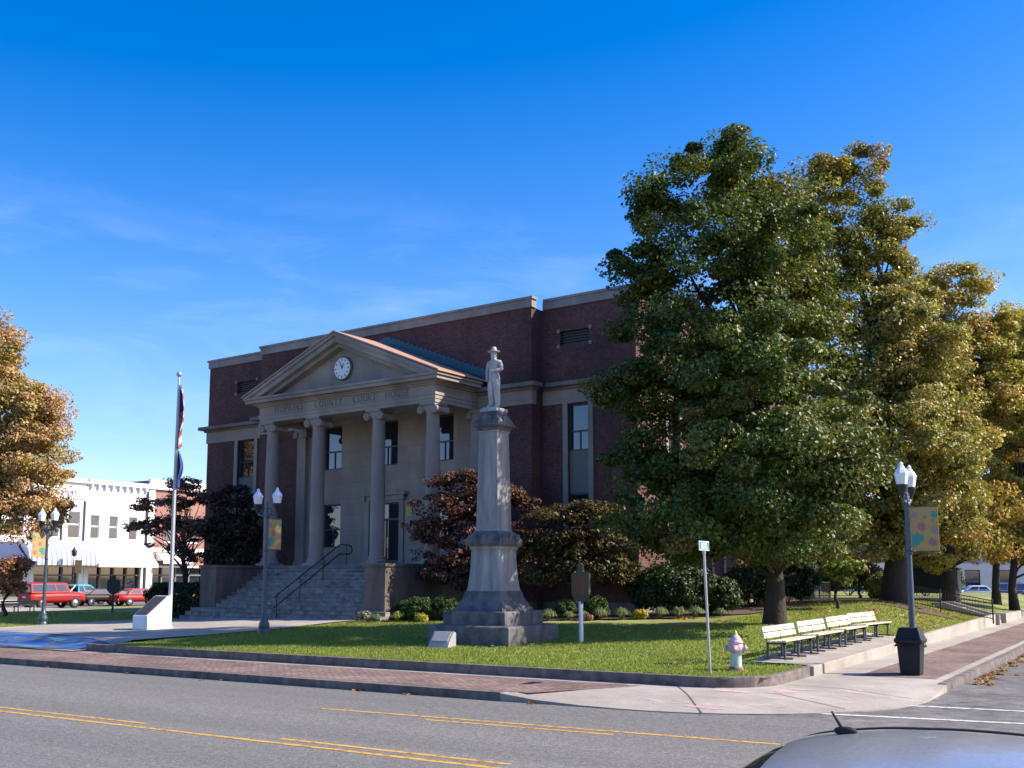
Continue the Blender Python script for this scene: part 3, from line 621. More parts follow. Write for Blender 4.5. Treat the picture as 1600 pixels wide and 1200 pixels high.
# portico back wall with windows and the door
AW = [(-4.2,-2.95,7.75,9.93),(-4.2,-2.95,3.85,6.0),(-.78,.78,7.75,9.93),(2.95,4.2,7.75,9.93),(2.95,4.2,3.85,6.0),(-.95,.95,2.95,5.95)]
m = MB(); wall(m, (-5.95,2.5),(5.95,9.95), WV-.02, AW, 'v', .3); m.build('portico_wall', M['ashlar'], ch, fix=False)
for a in AW[:5]: window(*a, WV-.02, .14, True, (.42,))
dr = MB(); 
for a in ((-.95,-.86),(.86,.95),(-.04,.04)): dr.box(a[0],a[1],WV+.1,WV+.2,2.95,5.95 if abs(a[0]) > .5 else 5.1)
dr.box(-.86,.86,WV+.1,WV+.2,5.1,5.2); dr.box(-.86,.86,WV+.1,WV+.2,5.87,5.95)
for s in (-1,1): dr.box(s*.45-.41,s*.45+.41,WV+.12,WV+.18,2.95,3.2)
d_ = dr.build('door', M['frame'], ch); m = MB(); m.box(-.86,.86,WV+.14,WV+.16,3.0,5.9); m.build('pane', M['glass'], d_)
m = MB()
for s in (-.12,.12): m.tube([(s,WV+.06,3.8),(s,WV+.06,4.3)], .015, 6)
m.build('handle', M['chrome'], d_)
m = MB(); m.box(-1.25,-.97,WV-.1,WV-.03,2.95,6.05); m.box(.97,1.25,WV-.1,WV-.03,2.95,6.05); m.box(-1.35,1.35,WV-.14,WV-.03,6.05,6.3); m.box(-1.5,1.5,WV-.3,WV-.03,6.3,6.42)
for s in (-1.25,1.25): m.box(s-.12,s+.12,WV-.26,WV-.1,6.05,6.3)
m.build('door_surround', M['limestone'], ch)
m = MB(); m.box(1.38,1.74,WV-.05,WV-.03,5.25,5.85); nn = m.build('door_notice', M['gold'], ch)
for s in (-1.42,1.42): m = MB(); m.tube([(s,WV-.03,6.2),(s,WV-.16,6.22),(s,WV-.22,6.34)], .02, 6); m.ell((s,WV-.22,6.36),.055,.055,.08,8,6); m.build('wall_lantern', M['dark_metal'], ch)
# inside the rooms: ceilings lights seen through the panes are left to reflection
for a in ((WR[0],WR[1],7.85,9.9),(WR[0],WR[1],3.6,6.0)): window(*a, GV, .14, True, (.42,))
for a in ((WLw[0],WLw[1],7.85,9.9),(WLw[0],WLw[1],3.6,6.0)): window(*a, GV, .14, True, (.42,))
for (a,b) in ((WR[0],WR[1]),(WLw[0],WLw[1])):
    m = MB(); m.box(a,b,GV+.1,GV+.2,6.0,7.85); m.build('spandrel', M['spandrel'], ch)
    
    for x in (a-.24,b): m = MB(); m.box(x,x+.24,GV-.07,GV+.05,2.9,9.97); m.build('window_jamb', M['limestone'], ch)
    m = MB(); m.box(a+.002,b-.002,GV-.1,GV+.02,3.35,3.6); m.build('window_sill', M['limestone'], ch)
for (a,b,c,d) in (VR,VL):
    m = MB(); m.box(a,b,GV+.2,GV+.25,c,d)
    for i in range(5): m.box(a,b,GV+.1,GV+.19,c+.03+i*.125,c+.07+i*.125)
    m.build('attic_vent', M['dark_metal'], ch)
    for x in (a-.14,b): 
        for z in (c-.1,d-.06): m = MB(); m.box(x,x+.14,GV-.04,GV+.02,z,z+.16); m.build('corner_stone', M['coping'], ch)
for (a,b,c,d) in SW:
    window(a,b,c,d,UR,.14,True,(.42,),axis='u')
for k in range(4):
    a = 6.2+k*4.4; 
    for y in (a-.22,a+1.1): m = MB(); m.box(UR-.05,UR+.07,y,y+.22,.9,9.95); m.build('window_jamb', M['limestone'], ch)
    for q in ((6.05,7.85),(2.4,3.9)): m = MB(); m.box(UR-.2,UR-.1,a,a+1.1,*q); m.build('spandrel', M['spandrel'], ch)
# podium, steps, cheek walls
m = MB(); m.box(-5.7,5.7,-.68,WV-.03,.2,2.93); m.build('portico_floor', M['limestone_dark'], ch)
m = MB(); nr_, rise, tr = 14, (2.93-.52)/14, .29
for i in range(1,14):
    v0 = -.68-i*tr; hw = 4.58 if v0 > -3.62 else 6.0
    m.box(-hw,hw,v0,-.68-(i-1)*tr if i < 13 else -.68-(i-1)*tr,.1,2.93-i*rise)
m.build('staircase', M['step'], ch, bevel=.015)
m = MB(); m.box(-6.3,6.3,-.68-14.2*tr,-.68-13*tr,.05,.55); m.build('bottom_step', M['step'], ch, bevel=.015)
for s in (-1,1):
    m = MB(); m.box(min(s*4.6,s*5.72),max(s*4.6,s*5.72),-3.6,-.7,.1,2.82); m.box(min(s*4.56,s*5.78),max(s*4.56,s*5.78),-3.66,-.7,2.82,2.95)
    m.build('cheek_wall', M['cheek'], ch, bevel=.02)
hr = MB(); HU = .35
def sy(v): return 2.93+(v+.68)*rise/tr
for hh in (.92,.5):
    hr.tube([(HU,-.2,2.93+hh),(HU,-.75,2.93+hh),(HU,-4.55,sy(-4.55)+hh)], .028, 8)
hr.tube([(HU,-.2,3.85),(HU,-.02,3.78),(HU,.05,3.64),(HU,-.02,3.5),(HU,-.2,3.43)], .028, 8)
for v in (-.3,-1.75,-3.1,-4.4): hr.tube([(HU,v,sy(v)-.2 if v < -.7 else 2.93),(HU,v,(sy(v) if v < -.7 else 2.93)+.92)], .024, 8)
hr.build('handrail', M['dark_metal'], ch)
# columns, with base, shaft and Ionic capital
col = bpy.data.objects.new('column', None); C.objects.link(col); col.parent = ch; col.location = (-5.12,0,2.93)
m = MB(); m.box(-.46,.46,-.46,.46,0,.12); m.lathe([(.44,.12),(.46,.17),(.44,.23),(.38,.26),(.37,.29),(.40,.33),(.39,.37),(.34,.40)], n=24); m.build('base', M['limestone'], col)
m = MB(); m.lathe([(.335,.38),(.335,1.8),(.325,3.4),(.31,5.0),(.285,6.45),(.30,6.5),(.285,6.55)], n=28); m.build('shaft', M['limestone'], col)
m = MB(); m.lathe([(.29,6.53),(.36,6.64),(.36,6.70)], n=20); m.box(-.44,.44,-.44,.44,6.90,6.99); m.box(-.36,.36,-.36,.36,6.68,6.9)
for s in (-1,1):
    rg = []
    for i,(y,r) in enumerate(((-.44,.02),(-.44,.17),(-.40,.19),(-.2,.15),(0,.13),(.2,.15),(.40,.19),(.44,.17),(.44,.02))): rg.append([(s*.40+r*math.cos(2*math.pi*j/14),y,6.70+r*math.sin(2*math.pi*j/14)) for j in range(14)])
    m.rings(rg); 
    for y in (-.45,.45): m.ell((s*.40,y,6.70),.05,.03,.05,8,5)
m.build('capital', M['limestone'], col)
for u in (-1.93,1.93,5.12): c2 = copy_tree(col, ch); c2.location = (u,0,2.93)
for s in (-1,1):
    m = MB(); m.box(s*5.65-.3,s*5.65+.3,WV-.22,WV-.025,3.2,9.5); m.box(s*5.65-.36,s*5.65+.36,WV-.28,WV-.025,2.93,3.2); m.box(s*5.65-.4,s*5.65+.4,WV-.32,WV-.025,9.78,9.93)
    for q in (-1,1): m.cbox((s*5.65+q*.36,WV-.2,9.64),(.26,.28,.26))
    m.box(s*5.65-.3,s*5.65+.3,WV-.26,WV-.025,9.5,9.78); m.build('pilaster', M['limestone'], ch)
# entablature
FU, FV = 5.6, -.45
m = MB()
for z0,z1,p in ((9.92,10.08,.0),(10.08,10.24,.03),(10.24,10.29,.07),(10.29,10.68,.02)):
    m.box(-FU-p,FU+p,FV-p,FV+.85,z0,z1); 
    for s in (-1,1): m.box(min(s*(FU+p),s*(FU-.85)),max(s*(FU+p),s*(FU-.85)),FV+.85,WV-.07,z0,z1)
m.build('entablature', M['limestone'], ch)
m = MB(); m.box(-FU+.86,FU-.86,FV+.86,WV-.03,10.2,10.3); m.build('portico_ceiling', M['ceiling'], ch)
m = MB()
for z0,z1,p in ((10.68,10.76,.12),(10.76,10.84,.22),(10.84,11.0,.52),(11.0,11.1,.6)): m.box(-FU-p,FU+p,FV-p,WV-.41,z0,z1)
m.build('portico_cornice', M['limestone'], ch)
APZ, HWD = 13.62, 6.22
sl = (APZ-11.12)/HWD
m = MB(); m.prism_y([(-5.5,11.1),(5.5,11.1),(0,11.1+5.5*sl)], FV+.12, FV+.5); m.build('tympanum', M['ashlar'], ch)
m = MB()
for a,b,v0 in ((.0,.16,-1.06),(.16,.42,-.97),(.42,.62,-.72)):
    for s in (-1,1):
        q = [(s*HWD,11.1+max(0,.0)),(0,APZ-a),(0,APZ-b),(s*(HWD-(b)/sl*1.0),11.1)] if a == 0 else [(s*(HWD-a/sl),11.1),(0,APZ-a),(0,APZ-b),(s*(HWD-b/sl),11.1)]
        m.prism_y(q if s < 0 else q[::-1], v0, FV+.3)
m.build('raking_cornice', M['limestone'], ch)
m = MB()
for s in (-1,1):
    q = [(s*(HWD+.06),11.12),(0,APZ+.02),(0,APZ+.09),(s*(HWD+.06),11.19)]; m.prism_y(q if s < 0 else q[::-1], -1.1, WV-.01)
m.build('portico_roof', M['roof'], ch)
m = MB()
for s in (-1,1):
    n = 22
    for i in range(n):
        a, b = i/n, (i+1)/n; za, zb = APZ+.09-a*(APZ-11.19), APZ+.09-b*(APZ-11.19); ua, ub_ = s*a*(HWD+.06), s*b*(HWD+.06)
        q = [(ua,za-.02),(ua,za+.34),(ub_,za+.34),(ub_,zb-.02)]; m.prism_y(q[::-1] if s < 0 else q, WV-.05, WV-.012)
m.build('stepped_flashing', M['teal'], ch)
# incised inscription: thick and thin roman letters drawn as strokes
STK = {'H':[((0,0),(0,1),1),((.72,0),(.72,1),1),((0,.52),(.72,.52),0)],'O':'O','P':[((0,0),(0,1),1),('b',0,.5,.5)],'K':[((0,0),(0,1),1),((.05,.45),(.62,1),0),((.22,.6),(.68,0),1)],
 'I':[((0,0),(0,1),1)],'N':[((0,0),(0,1),0),((.72,0),(.72,1),0),((0,1),(.72,0),1)],'S':'S','C':'C','U':[((0,.3),(0,1),1),((.66,.3),(.66,1),0),('u',)],'T':[((.34,0),(.34,1),1),((0,.97),(.68,.97),0)],
 'Y':[((.34,0),(.34,.48),1),((0,1),(.34,.48),1),((.68,1),(.34,.48),0)],'R':[((0,0),(0,1),1),('b',0,.5,.5),((.25,.5),(.66,0),1)],'E':[((0,0),(0,1),1),((0,.97),(.55,.97),0),((0,.52),(.45,.52),0),((0,.03),(.58,.03),0)]}
WID = {'I':.12,'H':.76,'O':.85,'P':.6,'K':.72,'N':.76,'S':.58,'C':.78,'U':.7,'T':.7,'Y':.7,'R':.7,'E':.6}
def letter(mb, chx, x, z, h, y):
    def seg(a, b, thick):
        a = (x+a[0]*h, z+a[1]*h); b = (x+b[0]*h, z+b[1]*h); dx, dz = b[0]-a[0], b[1]-a[1]; l = math.hypot(dx,dz) or 1; wd = h*(.075 if thick else .045); nx, nz = -dz/l*wd, dx/l*wd
        mb.prism_y([(a[0]-nx,a[1]-nz),(b[0]-nx,b[1]-nz),(b[0]+nx,b[1]+nz),(a[0]+nx,a[1]+nz)], y-.006, y+.01)
    def poly(ps, f):
        for i in range(len(ps)-1): seg(ps[i], ps[i+1], f(ps[i]))
    d = STK[chx]
    if d == 'O': poly([(.42+.42*math.cos(t*math.pi/8), .5+.5*math.sin(t*math.pi/8)) for t in range(17)], lambda p: abs(p[0]-.42) > .25); return
    if d == 'C': poly([(.45+.45*math.cos(R(50+t*26)), .5+.5*math.sin(R(50+t*26))) for t in range(11)], lambda p: p[0] < .3); return
    if d == 'S': poly([(.5,.86),(.36,.98),(.18,.97),(.06,.84),(.1,.66),(.3,.54),(.48,.42),(.54,.24),(.44,.07),(.24,.01),(.04,.12)], lambda p: .3 < p[1] < .75); return
    for s in d:
        if s[0] == 'b': poly([(0,1),(.32,.99),(.5,.88),(.52,.75),(.46,.6),(.3,.5),(0,.49)], lambda p: p[0] > .4)
        elif s[0] == 'u': poly([(0,.32),(.06,.1),(.22,.01),(.44,.01),(.6,.1),(.66,.32)], lambda p: p[0] < .1)
        else:
            seg(*s)
            if s[0][0] == s[1][0]:
                for zz_ in (s[0][1],s[1][1]):
                    if zz_ in (0,1): seg((s[0][0]-.13,abs(zz_-.02)),(s[0][0]+.13,abs(zz_-.02)),0)
ins = thing('inscription',None,None,(0,0,0)); ins.parent = ch; words = ['HOPKINS','COUNTY','COURT','HOUSE']; h = .27; spans = [(-4.45,-2.55),(-1.75,.05),(.75,2.15),(2.75,4.15)]
for wd, (a,b) in zip(words, spans):
    tw = sum(WID[c] for c in wd)*h; gap = (b-a-tw)/(len(wd)-1); x = a
    for c in wd: m = MB(); letter(m, c, x, 10.345, h, FV-.021); x += WID[c]*h+gap; m.build('letter', M['ink'], ins)
# clock in the pediment
m = MB(); m.rings([[(r*math.cos(2*math.pi*j/32),y,12.02+r*math.sin(2*math.pi*j/32)) for j in range(32)] for r,y in ((.55,FV+.1),(.55,FV+.02),(.49,FV+.0))], False); ck = m.build('clock', M['limestone_dark'], ch)
m = MB(); m.rings([[(r*math.cos(2*math.pi*j/32),y,12.02+r*math.sin(2*math.pi*j/32)) for j in range(32)] for r,y in ((.5,FV+.0),(.5,FV-.03))], False); m.build('dial', M['white'], ck)
m = MB()
for k in range(12):
    a = R(30*k); Mx = Matrix.Rotation(-a,3,'Y'); m.cbox((.4*math.sin(a),FV-.036,12.02+.4*math.cos(a)),(.045,.008,.1),0,Matrix.Rotation(a,3,'Y'))
m.build('hour_marks', M['ink'], ck)
m = MB()
for a,l,wd in ((-22,.36,.035),(28,.27,.05)):
    m.cbox((.5*l*math.sin(R(a))*.8,FV-.045-.008*(l > .3),12.02+.5*l*math.cos(R(a))*.8),(wd,.006,l),0,Matrix.Rotation(R(a),3,'Y'))
m.build('hands', M['dark_metal'], ck)

# ------------------------------------------------------------------ monument, soldier statue, markers, flagpole
mx_, my_ = -.55, 31.75; MZ = TZ(mx_, my_)-.03
mo = thing('monument', 'tall tapering grey stone war monument on stepped base on the lawn', 'monument', (mx_,my_,MZ), RS)
m = MB(); m.sq([(1.42,0),(1.42,.5),(1.36,.54)]); m.build('bottom_step', M['monu_dark'], mo, bevel=.02)
m = MB(); m.sq([(1.09,.53),(1.09,.90),(1.04,.94)]); m.build('upper_step', M['monu_dark'], mo, bevel=.02)
m = MB(); m.sq([(.86,.93),(.85,1.0),(.78,1.1),(.70,1.24),(.645,1.38),(.61,1.52)]); m.build('flared_plinth', M['monu_dark'], mo)
m = MB(); m.sq([(.59,1.51),(.565,1.62),(.535,1.85),(.51,2.15),(.495,2.5),(.49,2.72),(.52,2.76),(.545,2.86)]); m.build('die', M['monu'], mo)
m = MB(); m.sq([(.60,2.85),(.625,2.93),(.625,3.05),(.50,3.22),(.41,3.30)])
for s in (-1,1):
    for q in (-.36,0,.36):
        m.prism_y([(q-.14,2.9),(q+.14,2.9),(q+.13,3.12),(q+.06,3.2),(q-.06,3.2),(q-.13,3.12)], s*.60-.04, s*.60+.04)
        m.prism_x([(q-.14,2.9),(q+.14,2.9),(q+.13,3.12),(q+.06,3.2),(q-.06,3.2),(q-.13,3.12)], s*.60-.04, s*.60+.04)
m.build('cap_band', M['monu_dark'], mo)
m = MB(); m.sq([(.415,3.29),(.39,3.36),(.385,3.4),(.325,6.28),(.35,6.31),(.35,6.36)])
m.build('shaft', M['monu'], mo)
m = MB()
for s in (-1,1):
    for q in (-.345,.345): m.rings([[(q*k+dx*.02,s*(.375*k+.0)+dy*.02*1,z) for dx,dy in ((-1,-1),(1,-1),(1,1),(-1,1))] for k,z in ((1,3.45),(.845,6.25))], False)
m.build('corner_strips', M['monu'], mo)
m = MB(); m.sq([(.36,6.35),(.40,6.44),(.475,6.49),(.475,6.56),(.40,6.68),(.33,6.80),(.30,6.86),(.30,6.94)])
for s in (-1,1):
    m.prism_y([(-.16,6.52),(.16,6.52),(.15,6.76),(0,6.84),(-.15,6.76)], s*.40-.06, s*.40+.06); m.prism_x([(-.16,6.52),(.16,6.52),(.15,6.76),(0,6.84),(-.15,6.76)], s*.40-.06, s*.40+.06)
m.build('capital', M['monu_dark'], mo)
so = thing('soldier_statue', 'pale marble soldier statue in brimmed hat standing on top of the monument', 'statue', (mx_,my_,MZ+6.94), RS-R(4))
m = MB(); m.box(-.31,.31,-.31,.31,0,.1); m.box(-.27,.22,-.25,.27,.1,.14); m.build('base_slab', M['statue'], so, bevel=.02)
def skin_body(name, verts, edges, material, parent, sub=2):
    me = bpy.data.meshes.new(name); me.from_pydata([v[:3] for v in verts], edges, []); o = bpy.data.objects.new(name, me); C.objects.link(o); o.parent = parent
    sk = o.modifiers.new('skin','SKIN'); sk.use_smooth_shade = True; sk.branch_smoothing = .3
    for i, v in enumerate(verts): me.skin_vertices[0].data[i].radius = (v[3]*1.17, (v[4] if len(v) > 4 else v[3])*1.17)
    me.skin_vertices[0].data[0].use_root = True
    s_ = o.modifiers.new('sub','SUBSURF'); s_.levels = sub; s_.render_levels = sub; me.materials.append(material); return o
z0 = .14
V = [(0,0,.96+z0,.165,.125),(0,0,1.12+z0,.15,.115),(0,-.01,1.30+z0,.19,.13),(0,0,1.45+z0,.13,.09),(0,-.005,1.52+z0,.065,.065),(0,-.02,1.59+z0,.078,.085),(0,-.02,1.70+z0,.088,.1),(0,-.01,1.77+z0,.07,.08)]
E_ = [(i,i+1) for i in range(7)]
def chain(start, pts):
    for p in pts:
        V.append((p[0],p[1],p[2]+z0,*p[3:])); E_.append((start,len(V)-1)); start = len(V)-1
    return start
for s in (-1,1):
    chain(0, [(s*.10,0,.86,.115,.12),(s*.115,-.02,.52,.088,.09),(s*.12,.02,.3,.08,.085),(s*.12,.03,.1,.068,.07),(s*.135,-.05,.045,.05,.045),(s*.15,-.15,.04,.04,.035)])
w1 = chain(3, [(-.2,.01,1.42,.075),(-.265,.03,1.18,.068),(-.235,-.03,1.0,.05),(-.20,-.10,.90,.035)])
w2 = chain(3, [(.2,.01,1.42,.075),(.275,.02,1.19,.068),(.18,-.13,1.13,.05),(.06,-.19,1.12,.035)])
for k in range(4): chain(w1, [(-.215+.018*k,-.12-.01*k,.86,.011),(-.205+.018*k,-.13-.01*k,.82-.006*(k%2),.010)])
chain(w1, [(-.17,-.12,.885,.012),(-.155,-.135,.86,.010)])
for k in range(4): chain(w2, [(.025,-.20,1.145-.018*k,.011),(-.012+.006*(k%2),-.195,1.135-.018*k,.010)])
chain(w2, [(.045,-.205,1.16,.012),(.02,-.21,1.175,.010)])
skin_body('body', V, E_, M['statue'], so)
m = MB(); m.ell((0,-.118,1.66+z0),.014,.022,.03,8,6); m.ell((0,-.10,1.60+z0),.03,.015,.009,8,5)
for s in (-1,1): m.ell((s*.034,-.10,1.685+z0),.016,.012,.009,8,5); m.ell((s*.092,-.015,1.66+z0),.012,.025,.034,8,6)
m.build('face', M['statue'], so)
m = MB(); m.lathe([(.01,1.91),(.06,1.905),(.085,1.87),(.097,1.79),(.10,1.765),(.17,1.75),(.195,1.765),(.195,1.752),(.10,1.735)], (0,-.015,z0), 20); h_ = m.build('hat', M['statue'], so); 
m = MB()
m.rings([[((r*math.cos(2*math.pi*j/20)),(r*.75*math.sin(2*math.pi*j/20)),z+z0) for j in range(20)] for r,z in ((.165,1.05),(.175,1.07),(.175,1.11),(.165,1.13))]); m.build('belt', M['statue'], so)
m = MB(); m.ell((.20,-.07,.98+z0),.05,.045,.075); m.tube([(.2,-.07,1.05+z0),(.19,-.06,1.12+z0)],.018,6); m.build('canteen', M['statue'], so)
m = MB(); m.cbox((.16,-.1,.82+z0),(.06,.05,.09)); m.build('pouch', M['statue'], so, bevel=.012)
m = MB(); m.lathe([(.2,0),(.205,.05),(.19,.2),(.20,.3)],(0,0,.83+z0),16); 
m = MB(); m.lathe([(.07,.13),(.08,.18),(.04,.24),(.05,.30),(.015,.38)], (-.24,.12,0), 10); m.build('stump', M['statue'], so)
pq = thing('stone_plaque', 'small slanted stone plaque on the grass at the monument foot', 'plaque', (*S(-17.62,24.42,tz(-17.6,24.4)-.02)[:3],), RS+R(6))
m = MB(); m.prism_x([(-.22,0),(.28,0),(.28,.42),(.16,.46),(-.12,.16)][::1], -.33, .33); m.build('block', M['granite'], pq, bevel=.015)
m = MB(); Mx = Matrix.Rotation(math.atan2(.30,.28),3,'X'); m.cbox((0,.01,.317),(.52,.33,.02),0,Mx); m.build('plate', M['granite'], pq)
def marker(X, Y, rz, label, face, post, red):
    zb = TZ(X,Y)-.05
    t = thing('historical_marker', label, 'marker sign', (X,Y,zb), rz)
    m = MB(); m.cbox((0,0,.6),(.1,.1,1.24)); m.build('post', post, t, bevel=.01)
    pf = [(-.48,1.42),(-.3,1.24),(-.08,1.16),(.08,1.16),(.3,1.24),(.48,1.42),(.48,2.0),(.42,2.06),(.2,2.06),(.15,2.12),(.13,2.28),(.06,2.34),(-.06,2.34),(-.13,2.28),(-.15,2.12),(-.2,2.06),(-.42,2.06),(-.48,2.0)]
    m = MB(); m.prism_y(pf, -.035, .035); p = m.build('plate', face, t, bevel=.01)
    if red:
        m = MB(); rr = random.Random(3)
        for i in range(8):
            z = 1.93-i*.068; x = -.30; m.box(-.30,.30,-.0385,-.034,z-.036,z+.034)
            while x < .28:
                l = rr.uniform(.05,.12)
                if x+l < .3: m.box(x,x+l,-.045,-.034,z-.02,z+.02)
                x += l+.03
        m.build('raised_letters', M['marker_red'], p)
    return t
marker(2.02, 31.0, R(-62), 'brown historical marker with red lettering on white post beside the monument', M['marker'], M['white'], True)
a = S(-50.5, 38.5); mk2 = marker(a[0], a[1], R(-10), 'historical marker, its shaded side coloured dark, standing before the white shops beyond the hedge', M['dark_metal'], M['dark_metal'], False); mk2.scale = (.82,1,.9)  # plate and post take a dark colour standing for their shaded side
fb = thing('memorial_block', 'white slanted memorial block with bronze plaque on the plaza', 'memorial', (*S(-31.95,25.55)[:2], tz(-31.9,26)+.02), RS+R(3))
m = MB(); m.prism_x([(0,0),(1.1,0),(1.1,1.2),(1.0,1.22),(0,.5)], -.38, .38); m.build('block', M['white'], fb, bevel=.015)
m = MB(); sl_ = math.atan2(.72,1.0); m.cbox((0,.5,.872),(.60,1.08,.03),0,Matrix.Rotation(sl_,3,'X')); m.build('bronze_plaque', M['bronze'], fb)
fx, fy, _ = S(-31.9, 26.85)
fp = thing('flagpole', 'tall white flagpole rising behind the memorial block on the plaza', 'flagpole', (fx,fy,.5), RS)
m = MB(); m.lathe([(.16,0),(.16,.06),(.10,.10)], n=16); m.build('base', M['galv'], fp)
m = MB(); m.lathe([(.078,.05),(.073,3),(.058,7),(.038,9.55)], n=14); m.build('pole', M['pole_paint'], fp)
m = MB(); m.ell((0,0,9.66),.1,.1,.1,14,10); m.build('ball', M['galv'], fp)
m = MB(); m.tube([(.10,-.02,9.3),(.12,-.03,5),(.11,-.02,1.3)],.008,5); m.build('halyard', M['galv'], fp)
def flag(name, label, zt, ln, wd, seed, fn):
    t = thing(name, label, 'flag', (fx,fy,.5+zt), R(-10)); r = random.Random(seed); ns, nt_ = 22, 26; P = []
    for j in range(nt_+1):
        tt = j/nt_; row = []
        for i in range(ns+1):
            s = i/ns; sp = wd*(.30+.75*math.sin(math.pi*min(1,tt*1.15+.1))*.8); x = .06+sp*s*(.55+.45*tt); y = (.05+.06*tt)*math.sin(s*15+tt*3+seed)*(.3+s)
            row.append((x, y, -ln*tt*(1-.06*s)-.22*s*(1-tt)))
        P.append(row)
    parts = {}
    for j in range(nt_):
        for i in range(ns):
            k = fn(i/ns, j/nt_); parts.setdefault(k, MB()).add([P[j][i],P[j][i+1],P[j+1][i+1],P[j+1][i]], [(0,1,2,3)], True)
    for k, mb in parts.items(): mb.build(k[0], M[k[1]], t, fix=False)
    return t
flag('national_flag', 'red, white and blue striped flag drooping from the top of the flagpole', 9.3, 2.6, .36, 2, lambda s,t: ('canton','flag_blue') if t < .42 and s < .75 else (('red_stripe','flag_red',int(s*4+t*9)) if int(s*4+t*9) % 2 == 0 else ('white_stripe','flag_white',int(s*4+t*9))))
flag('state_flag', 'limp dark blue flag hanging under the striped flag on the pole', 6.8, 1.6, .34, 5, lambda s,t: ('field','flag_blue'))

# ------------------------------------------------------------------ street lamps
def leaf_poly(cx, cz, r, rot):
    pts = []
    for k in range(14):
        a = rot+k*math.pi/7; rad = r*(1.0 if k % 2 == 0 else .68)*(.82 if k in (0,1,13) else 1); pts.append((cx+rad*math.cos(a), cz+rad*math.sin(a)))
    return pts
def lamp_proto(label):
    t = thing('street_lamp', label, 'street lamp', (0,0,0), 0, 'twin globe street lamps round the court house')
    m = MB(); m.lathe([(.21,0),(.21,.12),(.16,.16),(.19,.2),(.185,.34),(.13,.44),(.15,.5),(.10,.56),(.085,.75),(.08,.8)], n=20); m.build('base', M['lamp_pole'], t)
    m = MB(); m.lathe([(.075,.78),(.07,2.2),(.058,4.02)], n=14)
    for z in (2.86,4.02): m.lathe([(.062,z-.06),(.085,z-.04),(.085,z+.04),(.062,z+.06)], n=14)
    m.build('pole', M['lamp_pole'], t)
    m = MB(); m.lathe([(.06,4.02),(.09,4.1),(.05,4.2),(.03,4.4),(.05,4.46),(.01,4.56)], n=12)
    for s in (-1,1):
        m.tube([(0,0,4.12),(s*.2,0,4.06),(s*.4,0,4.1),(s*.46,0,4.2)], .035, 8); m.tube([(s*.05,0,4.3),(s*.22,0,4.28),(s*.33,0,4.16)], .022, 6); m.tube([(s*.2,0,4.07),(s*.2,0,4.2),(s*.3,0,4.23)], .018, 6)
    m.build('arm_bracket', M['lamp_pole'], t)
    for s in (-1,1):
        m = MB(); m.lathe([(.05,4.15),(.055,4.2),(.075,4.26),(.125,4.40),(.14,4.44),(.14,4.47)], (s*.46,0,0), 16); f = m.build('globe_holder', M['dark_metal'], t)
        m = MB(); m.lathe([(.125,4.47),(.165,4.70),(.18,4.72),(.17,4.75),(.12,4.84),(.085,4.87),(.08,4.90),(.045,4.93),(.055,4.97),(.01,5.02)], (s*.46,0,0), 8, False); m.build('globe', M['globe'], f)
    for z in (2.90,3.98):
        pass
    m = MB(); m.box(-.006,.006,.07,.70,2.90,3.94); b = m.build('banner', M['banner'], t)
    for z in (3.96,2.88): m = MB(); m.tube([(0,.05,z),(0,.72,z)],.014,6); m.build('banner_rod', M['lamp_pole'], t)
    for nm, mk, lst in (('teal_leaves','leaf_teal',[(.52,.22,.05),(.88,.17,.10),(.80,.30,.035),(.2,.72,.17),(.33,.70,.09),(.13,.85,.08)]),('plum_leaves','leaf_plum',[(.40,.45,.12),(.78,.80,.12)]),('lilac_leaves','leaf_lilac',[(.16,.19,.09),(.88,.54,.10)])):
        m = MB()
        for i,(s,q,r) in enumerate(lst):
            pl = [(.07+min(max(y,.01),.62),z) for y,z in leaf_poly(s*.63, 3.94-q*1.04, r, i*.7+.3)]
            for x in (-.012-.0006*i,.007+.0006*i): m.prism_x(pl, x, x+.005)
        m.build(nm, M[mk], b)
    return t
lp = lamp_proto('blue street lamp with two white globes and banner beside the court house steps')
lp.location = (*S(-26.55,26.4)[:2], tz(-26.5,26.4)-.03); lp.rotation_euler = (0,0,RS)
l2 = copy_tree(lp); l2.location = (9.55,25.3,.15); l2.rotation_euler = (R(0),R(0),RS-R(90)); l2['label'] = 'blue street lamp with two white globes and yellow banner behind the trash can'
l3 = copy_tree(lp); l3.location = (-20.1,45.4,TZ(-20.1,45.4)-.03); l3.rotation_euler = (0,0,RS+R(180)); l3['label'] = 'blue street lamp with two globes on the left lawn before the red car'
a = S(-85.0,60.4); t = thing('post_lamp', 'small dark post lamp on the pavement before the striped awning', 'street lamp', (a[0],a[1],0))
m = MB(); m.lathe([(.12,0),(.1,.4),(.06,.5),(.05,4.2)], n=10); m.build('pole', M['dark_metal'], t)
m = MB(); m.lathe([(.05,4.2),(.2,4.35),(.26,4.75),(.12,4.95),(.03,5.1)], n=10); m.build('lantern', M['dark_metal'], t)
m = MB(); m.box(.1,.75,-.01,.01,2.7,3.9); m.build('banner', M['banner'], t)

